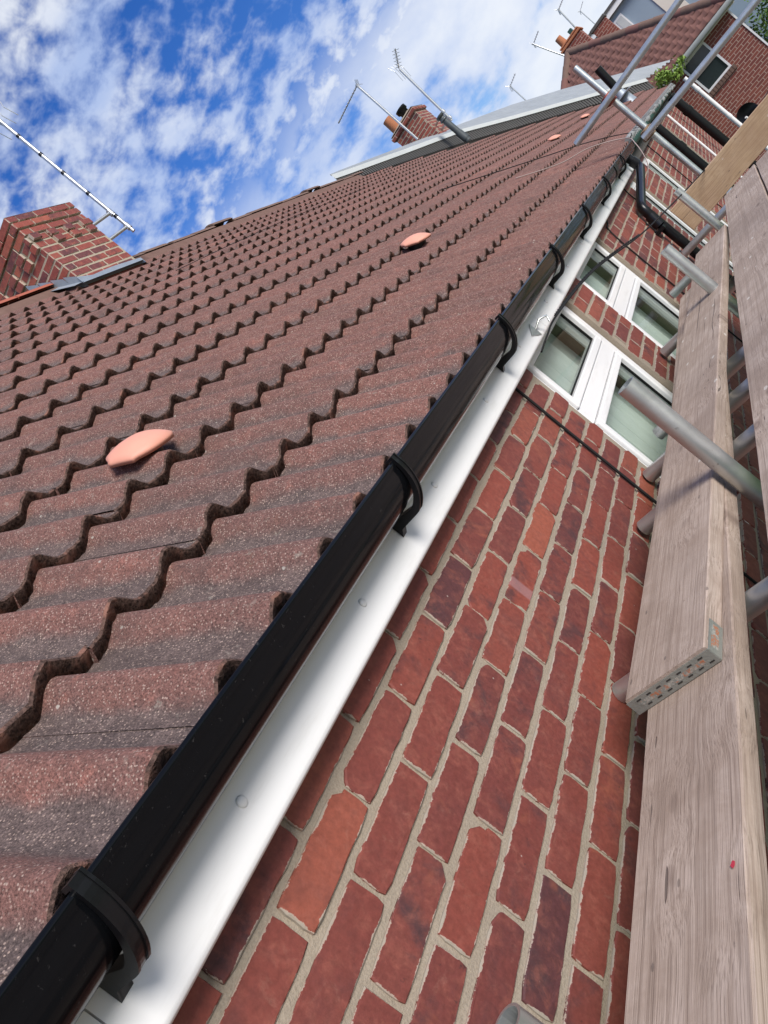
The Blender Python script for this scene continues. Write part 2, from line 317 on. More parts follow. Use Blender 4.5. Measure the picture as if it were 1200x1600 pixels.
def thing(name, label, cat, group=None, loc=(0,0,0)):
    o = bpy.data.objects.new(name, None); COL.objects.link(o); o.location = loc; o.empty_display_size = .1
    return tag(o, label, cat, group)
class B:
    def __init__(s): s.v = []; s.f = []; s.mi = []; s.sm = []
    def add(s, vs, fs, mi=0, sm=False):
        k = len(s.v); s.v += [Vector(q) for q in vs]; s.f += [tuple(i+k for i in q) for q in fs]; s.mi += [mi]*len(fs); s.sm += [sm]*len(fs); return s
    def box(s, a, b, mi=0, bev=0.0):
        x0, y0, z0 = a; x1, y1, z1 = b
        if bev <= 0:
            vs = [(x0,y0,z0),(x1,y0,z0),(x1,y1,z0),(x0,y1,z0),(x0,y0,z1),(x1,y0,z1),(x1,y1,z1),(x0,y1,z1)]
            return s.add(vs, [(0,3,2,1),(4,5,6,7),(0,1,5,4),(1,2,6,5),(2,3,7,6),(3,0,4,7)], mi)
        bm = bmesh.new(); bmesh.ops.create_cube(bm, size=1)
        for v in bm.verts: v.co = Vector(((x0+x1)/2+v.co.x*(x1-x0), (y0+y1)/2+v.co.y*(y1-y0), (z0+z1)/2+v.co.z*(z1-z0)))
        bmesh.ops.bevel(bm, geom=bm.edges[:], offset=bev, segments=2, affect='EDGES', profile=.5)
        bm.verts.index_update(); vs = [v.co.copy() for v in bm.verts]; fs = [tuple(v.index for v in f.verts) for f in bm.faces]; bm.free()
        return s.add(vs, fs, mi)
    def tube(s, pts, r, n=12, mi=0, inner=None, caps=True):
        pts = [Vector(p) for p in pts]; rr = r if isinstance(r, (list, tuple)) else [r]*len(pts)
        rings = []; prev = None
        for i, p in enumerate(pts):
            d = (pts[min(i+1, len(pts)-1)]-pts[max(i-1, 0)]).normalized()
            if prev is None: a = d.orthogonal().normalized()
            else: a = (prev - d*prev.dot(d)).normalized()
            prev = a; b = d.cross(a)
            rings.append([p+(a*math.cos(2*math.pi*k/n)+b*math.sin(2*math.pi*k/n))*rr[i] for k in range(n)])
        vs = [q for R_ in rings for q in R_]
        fs = [(i*n+k, i*n+(k+1) % n, (i+1)*n+(k+1) % n, (i+1)*n+k) for i in range(len(pts)-1) for k in range(n)]
        s.add(vs, fs, mi, True)
        if inner:
            for e, sg in ((0, 1), (-1, -1)):
                d = (pts[1]-pts[0]).normalized() if e == 0 else (pts[-2]-pts[-1]).normalized()
                c = pts[e]; R_ = rings[e]; vi = [c+(q-c)*(inner/rr[e]) for q in R_]; vd = [q+d*.10 for q in vi]
                k0 = R_+vi+vd; ff = []
                for k in range(n):
                    k2 = (k+1) % n
                    for a0, b0 in ((0, n), (n, 2*n)):
                        q = (a0+k, b0+k, b0+k2, a0+k2); ff.append(q if sg > 0 else q[::-1])
                ff.append(tuple(range(2*n, 3*n))[::-1] if sg > 0 else tuple(range(2*n, 3*n)))
                s.add(k0, ff, mi)
        elif caps:
            s.add(rings[0], [tuple(range(n))[::-1]], mi); s.add(rings[-1], [tuple(range(n))], mi)
        return s
    def sweep(s, prof, y0, y1, mi=0, sm=True, closed=False, caps=False, ys=None):   # profile of (x,z) swept along Y
        ys = ys or [y0, y1]; n = len(prof)
        vs = [(x, y, z) for y in ys for x, z in prof]
        rng = range(n if closed else n-1)
        fs = [(i*n+k, i*n+(k+1) % n, (i+1)*n+(k+1) % n, (i+1)*n+k) for i in range(len(ys)-1) for k in rng]
        s.add(vs, fs, mi, sm)
        if caps: s.add([(x, y0, z) for x, z in prof], [tuple(range(n))], mi); s.add([(x, y1, z) for x, z in prof], [tuple(range(n))[::-1]], mi)
        return s
    def build(s, name, mats, parent=None, mw=None, fix=True):
        me = mesh(name, s.v, s.f, mats, s.mi, s.sm)
        if fix:
            bm = bmesh.new(); bm.from_mesh(me); bmesh.ops.recalc_face_normals(bm, faces=bm.faces); bm.to_mesh(me); bm.free()
        return link(name, me, parent, mw)
# ------------------------------------------------------------------ tiles
TH = math.radians(41.5); TT = TH-math.radians(6.0)
EX, EZ = 0.165, 0.238
UPD = Vector((-math.cos(TH), 0, math.sin(TH))); TUP = Vector((-math.cos(TT), 0, math.sin(TT))); TN = Vector((math.sin(TT), 0, math.cos(TT)))
NSEG = 16; ROLLH = 0.033; THK = 0.030
def shape(u):
    u = (u+.5) % 1-.5; a = abs(u)
    return (.5*(1+math.cos(math.pi*a/.35)))**.9 if a < .35 else -.03*math.sin(math.pi*(a-.35)/.15)
def tile_mesh(seed, nx=None, lite=False):
    r = random.Random(seed); n = (NSEG*2) if not lite else 12
    wd = PERIOD*2+.005; ln = GAUGE+.06
    rows = [0, .004, .012, .07, .18, ln] if not lite else [0, .006, ln]
    vs = []; uv = []; fs = []; mi = []; sm = []
    so_ = r.uniform(0, 50)
    def fr(i): # ragged front
        x = i/n*wd
        return (mnoise.noise(Vector((x*60+so_, 0, 0)))*.006 + mnoise.noise(Vector((x*190+so_, 3, 0)))*.004)
    for j, y in enumerate(rows):
        for i in range(n+1):
            x = i/n*wd; z = -ROLLH+ROLLH*shape(x/PERIOD-.5)      # rolls centred at half periods
            jz = mnoise.noise(Vector((x*25+so_, y*14, 1)))*.0012
            if j == 0: z -= .0035; yy = fr(i)
            else: yy = y+(fr(i) if j < 3 else 0)
            vs.append((x-wd/2, yy, z+jz)); uv.append((x-PERIOD/2, y))
    m_ = n+1
    for j in range(len(rows)-1):
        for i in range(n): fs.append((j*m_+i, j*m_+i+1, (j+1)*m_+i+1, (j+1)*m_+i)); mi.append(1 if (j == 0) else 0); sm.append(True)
    # front face down to the underside, then underside a little way up
    b = len(vs)
    for q in range(3):
        for i in range(n+1):
            x0, y0, z0 = vs[i]; rg = mnoise.noise(Vector((i*.9+so_, q*2.0, 5)))*.006
            if q == 0: p = (x0, y0, z0)
            elif q == 1: p = (x0, y0+.004+rg, z0-THK+rg*.5)
            else: p = (x0, y0+.12, z0-THK)
            vs.append(p); uv.append((x0, p[1]))
    for q in range(2):
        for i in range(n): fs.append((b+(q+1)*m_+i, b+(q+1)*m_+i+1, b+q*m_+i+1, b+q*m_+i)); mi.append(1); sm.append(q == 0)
    for i, flip in ((0, False), (n, True)):                       # side skirts
        k = len(vs)
        for j in (0, len(rows)-1):
            x0, y0, z0 = vs[j*m_+i]; vs += [(x0, y0, z0), (x0, y0, z0-THK)]; uv += [(x0, y0)]*2
        q = (k, k+2, k+3, k+1); fs.append(q[::-1] if flip else q); mi.append(0); sm.append(False)
    return vs, fs, mi, sm, uv
TV = [tile_mesh(i) for i in range(8)]
TVM = [mesh('tile', t[0], t[1], ['tile', 'edge'], t[2], t[3], t[4]) for t in TV]
TL = [tile_mesh(50+i, lite=True) for i in range(4)]
TVL = [mesh('tile', t[0], t[1], ['tile', 'edge'], t[2], t[3], t[4]) for t in TL]
def tile_matrix(k, y, r):
    p = Vector((EX, y, EZ))+UPD*(k*GAUGE+r.uniform(-.003, .003))+TN*r.uniform(-.0015, .002)
    mtx = Matrix((Vector((0, 1, 0)), TUP, TN)).transposed().to_4x4(); mtx.translation = p
    return mtx @ Matrix.Rotation(r.uniform(-.006, .006), 4, 'Z') @ Matrix.Rotation(r.uniform(-.006, .006), 4, 'Y')
def lay_tiles(parent, y0, y1, k1, keep, off=0.0, lod=14.0):
    r = random.Random(int(y0*100)+5); cells = []
    for k in range(k1):
        sh = (PERIOD if k % 2 else 0)+off
        n0 = math.floor((y0-sh)/(2*PERIOD)); y = n0*2*PERIOD+sh
        while y < y1:
            if y >= y0-.01 and keep(k, y):
                mw = tile_matrix(k, y, r); c = mw.translation+TUP*.15
                q = px(c); ok = q and inview(c, 60)
                cells.append((1/q[2]**2 if ok else 0, mw, r.randrange(8)))
            y += 2*PERIOD
    cells.sort(key=lambda c: -c[0])
    V = []; F = []; MI = []; SM = []; UV = []
    for i, (sz, mw, vr) in enumerate(cells):
        if i < 300 and sz > 0: link('tile', TVM[vr] if 1/sz < lod**2 else TVL[vr % 4], parent, mw)
        else:
            t = (TL[vr % 4] if sz == 0 or 1/sz > 36 else TV[vr]); k = len(V)
            V += [mw @ Vector(q) for q in t[0]]; F += [tuple(a+k for a in f) for f in t[1]]; MI += t[2]; SM += t[3]; UV += t[4]
    if V: tag(link('tile_field', mesh('tile_field', V, F, ['tile', 'edge'], MI, SM, UV), parent), kind='stuff')
# ------------------------------------------------------------------ bricks
BL, BH, CO, CU = .2165, .0638, .075, .225
def brick_mesh(seed, L, H=BH, depth=.03, lite=False, mat='brick'):
    r = random.Random(seed); so_ = r.uniform(0, 90); hl, hh = L/2, H/2
    nl, nh = ((max(3, int(L/.022)), 4) if not lite else (1, 1))
    pts = []
    for i in range(nl): pts.append((-hl+L*i/nl, -hh))
    for i in range(nh): pts.append((hl, -hh+H*i/nh))
    for i in range(nl): pts.append((hl-L*i/nl, hh))
    for i in range(nh): pts.append((-hl, hh-H*i/nh))
    cut = .004
    cc = (r.choice((-1, 1)), r.choice((-1, 1)), r.uniform(.012, .03)) if r.random() < .35 else None
    out = []
    for (a, b) in pts:
        if not lite:
            jx = mnoise.noise(Vector((a*38+so_, b*38, 0)))*.0024; jy = mnoise.noise(Vector((a*38+so_, b*38, 7)))*.0024
            if abs(abs(a)-hl) < 1e-6 and abs(abs(b)-hh) < 1e-6: a -= math.copysign(cut*.6, a); b -= math.copysign(cut*.6, b)
            if cc and abs(a-cc[0]*hl) < cc[2] and abs(b-cc[1]*hh) < cc[2]*.6:
                k_ = 1-abs(a-cc[0]*hl)/cc[2]; b -= cc[1]*cc[2]*.55*k_; a -= cc[0]*cc[2]*.25*k_
            a += jx; b += jy
        out.append((a, b))
    n = len(out); vs = []; uv = []
    for lev, (ins, x) in enumerate(((0, -depth), (0, -.0025), (.0022, 0.0))):
        for a, b in out:
            a2 = a-math.copysign(min(ins, abs(a)), a); b2 = b-math.copysign(min(ins, abs(b)), b)
            bow = 0 if lite else mnoise.noise(Vector((a*12+so_, b*12, 3)))*.0012
            vs.append((x+(bow if lev == 2 else 0), a2, b2)); uv.append((a2/hl, b2/hh))
    fs = [(l*n+k, l*n+(k+1) % n, (l+1)*n+(k+1) % n, (l+1)*n+k) for l in range(2) for k in range(n)]
    fs.append(tuple(range(2*n, 3*n)))
    return vs, fs, uv
_bc = {}
def brick_data(L, var, mat, lite=False, H=BH):
    key = (round(L/.005), var, mat, lite, round(H/.004))
    if key not in _bc:
        d = brick_mesh(hash(key[:2]) % 999, L, H, lite=lite); _bc[key] = (d, mesh('brick', d[0], d[1], mat, uvs=d[2]))
    return _bc[key]
def lay_bricks(parent, cells, mat, limit=300, minpx=7):
    """cells: (matrix, length, height). The ones that show largest become objects, the rest one field."""
    L_ = []
    for mw, L, H in cells:
        c = mw.translation; q = px(c); s = 0
        if q and inview(c, 30):
            e = mw.to_3x3() @ Vector((0, L/2, 0)); a, b = px(c-e), px(c+e)
            if a and b: s = math.hypot(a[0]-b[0], a[1]-b[1])*FPX*H/q[2]
            if (CAM-c).dot(mw.to_3x3() @ Vector((1, 0, 0))) < 0: s = 0
        L_.append((s, mw, L, H))
    L_.sort(key=lambda c: -c[0]); r = random.Random(3)
    V = []; F = []; UV = []
    for i, (s, mw, L, H) in enumerate(L_):
        vr = r.randrange(9)
        if i < limit and s > minpx*minpx: link('brick', brick_data(L, vr, mat, s < 500, H)[1], parent, mw)
        else:
            d = brick_data(L, vr % 2, mat, True, H)[0]; k = len(V)
            V += [mw @ Vector(q) for q in d[0]]; F += [tuple(a+k for a in f) for f in d[1]]; UV += d[2]
    if V: tag(link('brick_field', mesh('brick_field', V, F, mat, uvs=UV), parent), kind='stuff')
def brick_cells(y0, y1, z0, z1, holes, X=0.0, r=random.Random(11)):
    cells = []
    v0 = math.floor(-z1/CO)-1
    for v in range(v0, math.ceil(-z0/CO)):
        zc = -(v+.5)*CO
        if zc+CO/2 > z1+.03 or zc-CO/2 < z0-.03: continue
        u = math.floor(y0/CU)-1
        while u*CU < y1+CU:
            a = (u+(.5 if v % 2 else 0))*CU; b = a+CU; u += 1
            segs = [(max(a, y0), min(b, y1))]
            for (hy0, hy1, hz0, hz1) in holes:
                if hz0 < zc < hz1:
                    ns_ = []
                    for p, q in segs:
                        if hy0 > p: ns_.append((p, min(q, hy0)))
                        if hy1 < q: ns_.append((max(p, hy1), q))
                    segs = ns_
            for p, q in segs:
                L = q-p-(CU-BL)
                if L < .03: continue
                mw = Matrix.Translation((X+r.uniform(-.0015, .0015), (p+q)/2+r.uniform(-.002, .002), zc+r.uniform(-.0015, .0015))) @ Matrix.Rotation(r.uniform(-.013, .013), 4, 'X') @ Matrix.Rotation(r.uniform(-.009, .009), 4, 'Z')
                cells.append((mw, L, BH+r.uniform(-.004, .002)))
    return cells
def mortar_wall(name, parent, y0, y1, z0, z1, holes, X=-.0055, th=.22):
    ys = sorted({y0, y1, *[h for q in holes for h in q[:2]]}); zs = sorted({z0, z1, *[max(z0, min(z1, h)) for q in holes for h in q[2:]]})
    b = B()
    for i in range(len(ys)-1):
        for j in range(len(zs)-1):
            cyy, czz = (ys[i]+ys[i+1])/2, (zs[j]+zs[j+1])/2
            if any(h[0] < cyy < h[1] and h[2] < czz < h[3] for h in holes): continue
            b.box((X-th, ys[i], zs[j]), (X, ys[i+1], zs[j+1]))
    return b.build(name, 'mortar', parent)
# ================================================================== SETTING
GZ = -5.2
g = B(); g.add([(-300,-300,GZ),(300,-300,GZ),(300,900,GZ),(-300,900,GZ)], [(0,1,2,3)]); tag(g.build('ground', 'grass'), kind='structure')
g = B(); g.box((0, -6, GZ+.004), (3.2, 19.5, GZ+.05)); tag(g.build('yard_paving', 'ground'), kind='structure')
# ================================================================== HOUSE
HY0, HY1 = -2.4, 7.15
house = thing('terraced_house', 'red brick terraced house with brown concrete tiled roof, black gutter and white fascia', 'house')
wins = [(2.06, 3.0, -.92, .12), (3.37, 4.36, -.92, .12), (6.60, 7.10, -1.6, .02)]
wall = mortar_wall('wall', house, HY0, HY1, GZ, .16, wins)
lay_bricks(wall, brick_cells(HY0, HY1, GZ, .12, wins), 'brick')
def window(parent, y0, y1, z0, z1, trans=None, X=-.025):
    f = B(); w = .062; d = .07
    f.box((X-d, y0+.003, z0), (X, y0+w, z1), 0, .004); f.box((X-d, y1-w, z0), (X, y1-.003, z1), 0, .004)
    f.box((X-d, y0+w, z0), (X-.002, y1-w, z0+w), 0, .004); f.box((X-d, y0+w, z1-w), (X-.002, y1-w, z1), 0, .004)
    bands = [(z0+w, z1-w)]
    if trans is not None:
        f.box((X-d, y0+w, trans-.035), (X+.001, y1-w, trans+.035), 0, .004); bands = [(z0+w, trans-.035), (trans+.035, z1-w)]
    win = f.build('window', 'pvc', parent)
    for a, b in bands:
        s = B(); e = .034; ya, yb = y0+w+.004, y1-w-.004; a += .004; b -= .004
        s.box((X-.055, ya, a), (X+.012, ya+e, b), 0, .005); s.box((X-.055, yb-e, a), (X+.012, yb, b), 0, .005)
        s.box((X-.055, ya+e, a), (X+.011, yb-e, a+e), 0, .005); s.box((X-.055, ya+e, b-e), (X+.011, yb-e, b), 0, .005)
        s.build('sash', 'pvc', win)
        sb = B(); e2 = e+.004
        sb.box((X-.018, ya+e-.001, a+e-.001), (X-.007, ya+e2, b-e+.001)); sb.box((X-.018, yb-e2, a+e-.001), (X-.007, yb-e+.001, b-e+.001)); sb.box((X-.018, ya+e2, a+e-.001), (X-.0072, yb-e2, a+e2)); sb.box((X-.018, ya+e2, b-e2), (X-.0072, yb-e2, b-e+.001)); sb.build('seal', 'rubber', win)
        gs = B(); gs.add([(X-.012, ya+e-.004, a+e-.004), (X-.012, yb-e+.004, a+e-.004), (X-.012, yb-e+.004, b-e+.004), (X-.012, ya+e-.004, b-e+.004)], [(0, 1, 2, 3)])
        gs.build('pane', 'glass', win, fix=False)
    sl_ = B(); sl_.box((X, y0+.005, z0-.022), (X+.022, y1-.005, z0-.002), 0, .004); sl_.build('sill', 'pvc', win)
    rm = B(); e = 1.6
    x0 = X-.08
    P8 = [(x0, y0, z0), (x0, y1, z0), (x0, y1, z1), (x0, y0, z1), (x0-e, y0-.3, z0-.6), (x0-e, y1+.3, z0-.6), (x0-e, y1+.3, z1+.1), (x0-e, y0-.3, z1+.1)]
    rm.add(P8, [(4, 5, 6, 7), (0, 1, 5, 4), (1, 2, 6, 5), (2, 3, 7, 6), (3, 0, 4, 7)]); rm.build('room_interior', 'room', win, fix=False)
    c = B(); n = 40; ya = y0+.03
    vs = [(x0-.06+.018*math.sin(i*1.3), ya+(y1-.03-ya)*i/n, z) for z in (z0+.02, z1-.02) for i in range(n+1)]
    c.add(vs, [(i, i+1, n+2+i, n+1+i) for i in range(n)], 0, True); c.build('curtain', 'net', win, fix=False)
    return win
for (a, b, c, d) in wins: window(house, a, b, c, d, -.228 if d > .05 else None)
# roof
KN = 16
roof = B()
eb = Vector((EX-.03, 0, EZ-.085)); rb_ = eb+UPD*(KN*GAUGE+.02)
roof.add([(eb.x, HY0, eb.z), (eb.x, HY1, eb.z), (rb_.x, HY1, rb_.z), (rb_.x, HY0, rb_.z), (rb_.x*2-eb.x, HY0, eb.z), (rb_.x*2-eb.x, HY1, eb.z)], [(0, 1, 2, 3), (3, 2, 5, 4), (0, 3, 4), (1, 5, 2)])
roof = roof.build('roof', 'soffit', house, fix=False)
CHX, CHY0, CHY1, CHT = -3.0, 5.24, 6.06, 3.885
def keep_main(k, y):
    x = EX-math.cos(TH)*k*GAUGE
    return not (x < CHX-.05 and CHY0-.05 < y < CHY1-.1)
lay_tiles(roof, HY0, HY1, 15, keep_main, off=.0135+PERIOD*1.2)
RX, RZ = EX-math.cos(TH)*15.4*GAUGE, EZ+math.sin(TH)*15.4*GAUGE-.02
def ridge_tile_mesh(mat, ln=.44):
    b = B(); n = 9; pr = []
    for i in range(n):
        a = math.pi*(.12+.76*i/(n-1)); pr.append((math.cos(a)*.125, math.sin(a)*.125-.085))
    b.sweep(pr, 0, ln); b.sweep([(x*.86, z*.86-.012) for x, z in pr], 0, ln)
    b.add([(x, 0, z) for x, z in pr]+[(x*.86, 0, z*.86-.012) for x, z in pr], [(i, i+1, n+i+1, n+i) for i in range(n-1)])
    b.add([(x, ln, z) for x, z in pr]+[(x*.86, ln, z*.86-.012) for x, z in pr], [(i, i+1, n+i+1, n+i) for i in range(n-1)])
    return mesh('ridge_tile', b.v, b.f, mat, b.mi, b.sm)
rt_m, rt_red = ridge_tile_mesh('ridge'), ridge_tile_mesh('ridgered')
y = HY0; i = 0
while y < HY1-.4:
    if not (CHY0-.40 < y < CHY1-.02):
        red = 4.2 < y < 4.85
        o = link('ridge_tile', rt_red if red else rt_m, roof, Matrix.Translation((RX, y, RZ+rnd.uniform(-.006, .006)+(.02 if red else 0))) @ Matrix.Rotation(rnd.uniform(-.02, .02), 4, 'Y'))
        if red: o['label'] = 'bright red replacement ridge tile beside the chimney'
    y += .45
b = B(); b.sweep([(RX+.17, RZ-.165), (RX+.112, RZ-.05), (RX+.05, RZ-.01), (RX-.1, RZ-.03), (RX-.14, RZ-.1)], HY0, HY1); b.build('ridge_bedding', 'bed', roof)
# fascia, soffit, gutter
FX, FB = .08, .0565
b = B()
pr = [(FX-.07, FB+.004), (FX-.006, FB), (FX-.001, FB+.004), (FX+.001, FB+.010), (FX, FB+.02), (FX, .235)]
joints = [HY0, -.245, 2.277, 4.78, HY1-.1]
fas = None
for i in range(4):
    q = B(); q.sweep(pr, joints[i]+.0012, joints[i+1]-.0012, caps=True); q.sweep([(FX, .235), (FX-.018, .235), (FX-.018, FB+.02)], joints[i]+.0012, joints[i+1]-.0012)
    o = q.build('fascia_board', 'pvc', house)
    fas = fas or o
    yy = joints[i]+.28
def capm():
    b = B(); n = 14
    rs = [(.0085, 0), (.0085, .0015), (.007, .0032), (.0035, .0042)]
    vs = [(x, math.cos(2*math.pi*k/n)*r_, math.sin(2*math.pi*k/n)*r_) for r_, x in rs for k in range(n)]
    b.add(vs, [(j*n+k, j*n+(k+1) % n, (j+1)*n+(k+1) % n, (j+1)*n+k) for j in range(3) for k in range(n)]+[tuple(range(3*n, 4*n))], 0, True)
    return mesh('screw_cap', b.v, b.f, 'cap', b.mi, b.sm)
cm = capm()
for yc in (-1.35, -.9, -.42, .04, .487, .944, 1.46, 1.95, 2.5, 3.1, 3.6, 4.2, 5.0, 5.6, 6.3): link('screw_cap', cm, fas, Matrix.Translation((FX, yc, .114)))
e = B(); e.box((FX-.02, HY1-.103, FB-.004), (FX+.012, HY1-.04, .23), 0, .004); e.build('fascia_end_cap', 'pvc', house)
b = B(); b.box((-.02, HY0, .10), (FX-.02, HY1-.1, .115)); b.build('soffit', 'soffit', house)
GX, GLZ, GR, GD = .1375, .2186, .0575, .072
def gpro(r_, d_, n=18): return [(GX+math.cos(math.pi*(1+i/n))*r_, GLZ+math.sin(math.pi*(1+i/n))*d_) for i in range(n+1)]
b = B(); outp = gpro(GR, GD); inp = gpro(GR-.0028, GD-.0028)
lip = [(GX+GR-.0015, GLZ+.003), (GX+GR+.0028, GLZ+.0025), (GX+GR+.0034, GLZ-.004), (GX+GR+.0006, GLZ-.008)]
ys = [HY0+(HY1-.05-HY0)*i/60 for i in range(61)]
b.sweep([(GX-GR, GLZ+.002)]+outp[:-2]+[lip[3], lip[2], lip[1], lip[0], inp[-1]]+inp[::-1], 0, 0, ys=ys, closed=True)
gut = b.build('gutter', 'gutter', house)
e = B(); e.add([(x, HY1-.05, z) for x, z in outp], [tuple(range(len(outp)))]); e.build('gutter_stop_end', 'gutter', house)
def bracket_mesh():
    b = B(); n = 16; o1 = []; i1 = []
    for i in range(n+1):
        a = -.10+ (1.62*i/n)            # angle from outer lip downwards
        grow = .001+.019*(i/n)**1.8
        o1.append((GX+math.cos(a)*(GR+.0055+grow), GLZ-math.sin(a)*(GD+.0045+grow)))
        i1.append((GX+math.cos(a)*(GR+.0012+grow*.45), GLZ-math.sin(a)*(GD+.0008+grow*.45)))
    o1 = [(GX+GR-.008, GLZ+.010), (GX+GR+.007, GLZ+.009)]+o1[1:]; i1 = [(GX+GR-.008, GLZ+.0045), (GX+GR+.002, GLZ+.004)]+i1[1:]
    o1.append((FX+.014, .1235)); i1.append((FX+.0016, .150)); o1.append((FX+.0016, .112)); i1.append((FX+.0016, .1335))
    def strip(y0, y1, so_):
        n_ = len(o1); oo = [(x+so_*(x-GX)*.9, z+so_*(z-GLZ)*.9) if k_ < n_-3 else (x, z) for k_, (x, z) in enumerate(o1)]
        vs = [(x, y, z) for y in (y0, y1) for x, z in oo]+[(x, y, z) for y in (y0, y1) for x, z in i1]
        fs = []
        for k in range(n_-1):
            fs += [(k, k+1, n_+k+1, n_+k), (2*n_+k, 3*n_+k, 3*n_+k+1, 2*n_+k+1), (k, 2*n_+k, 2*n_+k+1, k+1), (n_+k, n_+k+1, 3*n_+k+1, 3*n_+k)]
        fs += [(0, n_, 3*n_, 2*n_), (n_-1, 3*n_-1, 4*n_-1, 2*n_-1)]
        b.add(vs, fs)
    strip(-.008, .008, 0); strip(-.0105, -.0065, .03); strip(.0065, .0105, .03)
    bb = B(); me = mesh('bracket', b.v, b.f, 'black', b.mi); bm = bmesh.new(); bm.from_mesh(me); bmesh.ops.recalc_face_normals(bm, faces=bm.faces); bm.to_mesh(me); bm.free(); return me
bk = bracket_mesh()
for yb in (-2.15, -1.18, -.212, .725, 1.70, 2.70, 3.70, 4.75, 5.95): link('bracket', bk, gut, Matrix.Translation((0, yb, 0)))
u = B(); u.sweep([(x, z) for x, z in gpro(GR+.004, GD+.004)], 5.35, 5.5, caps=False); u.build('union_clip', 'black', gut)
# downpipe with swan neck
def bend(pts, r=.05, n=5):
    pts = [Vector(p) for p in pts]; out = [pts[0]]
    for i in range(1, len(pts)-1):
        a = (pts[i-1]-pts[i]).normalized(); c = (pts[i+1]-pts[i]).normalized()
        for k in range(n+1):
            t = k/n; p0, p1, p2 = pts[i]+a*r, pts[i], pts[i]+c*r
            out.append(p0*(1-t)**2+p1*2*t*(1-t)+p2*t*t)
    out.append(pts[-1]); return out
b = B(); b.tube(bend([(GX, 6.62, .17), (GX+.01, 6.62, .04), (.055, 5.75, -.12), (.05, 5.7, GZ+.1)], .05), .034, 16); dp = b.build('downpipe', 'black', house)
for p0, p1 in (((.055, 5.72, -.20), (.05, 5.7, -.30)), ((GX+.002, 6.62, .12), (GX+.008, 6.62, .065))):
    c = B(); c.tube([p0, p1], .040, 16); c.build('pipe_socket', 'black', dp)
c = B(); c.box((.0, 5.62, -.33), (.075, 5.78, -.305), 0, .004); c.build('pipe_clip', 'black', dp)
# roof vents
def vent(y, k, s=1.0):
    """terracotta mushroom cowl standing off the tiles on a dark throat"""
    b = B(); nx, ny = 14, 9; L, Wd, Hh = .150*s, .080*s, .030
    vs = []
    def pt(i, j, dz):
        a = -1+2*i/nx; c = -1+2*j/ny
        hw = Wd*max(.22, 1-abs(a)**2.6)**.5; xx = a*L*.56; yy = c*hw
        z = Hh*(1-abs(a)**2.6)*(.55+.45*(1-c*c)) - .010*c*c*(1-abs(a)**2.6)
        return (xx, yy, z+dz)
    vs = [pt(i, j, 0) for i in range(nx+1) for j in range(ny+1)]+[pt(i, j, -.013) for i in range(nx+1) for j in range(ny+1)]
    m_ = ny+1; o_ = (nx+1)*m_; fs = []
    for i in range(nx):
        for j in range(ny): fs += [(i*m_+j, (i+1)*m_+j, (i+1)*m_+j+1, i*m_+j+1), (o_+i*m_+j, o_+i*m_+j+1, o_+(i+1)*m_+j+1, o_+(i+1)*m_+j)]
    for i in range(nx): fs += [(i*m_, o_+i*m_, o_+(i+1)*m_, (i+1)*m_), (i*m_+ny, (i+1)*m_+ny, o_+(i+1)*m_+ny, o_+i*m_+ny)]
    for j in range(ny): fs += [(j, j+1, o_+j+1, o_+j), (nx*m_+j, o_+nx*m_+j, o_+nx*m_+j+1, nx*m_+j+1)]
    b.add(vs, fs, 0, True)
    p = Vector((EX, y, EZ))+UPD*(k*GAUGE)
    mtx = Matrix((Vector((0, 1, 0)), TUP, TN)).transposed().to_4x4(); mtx.translation = p+TN*.006
    return b, mtx
def add_vent(parent, y, k, s=1.0):
    b, mtx = vent(y, k, s); o = b.build('roof_vent', 'vent', parent, mtx)
    t = B(); n = 16
    t.tube([(0, 0, -.075), (0, 0, .012)], .05, 18); t.build('vent_throat', 'black', o)
add_vent(roof, .97, 2.36); add_vent(roof, 3.70, 2.72)
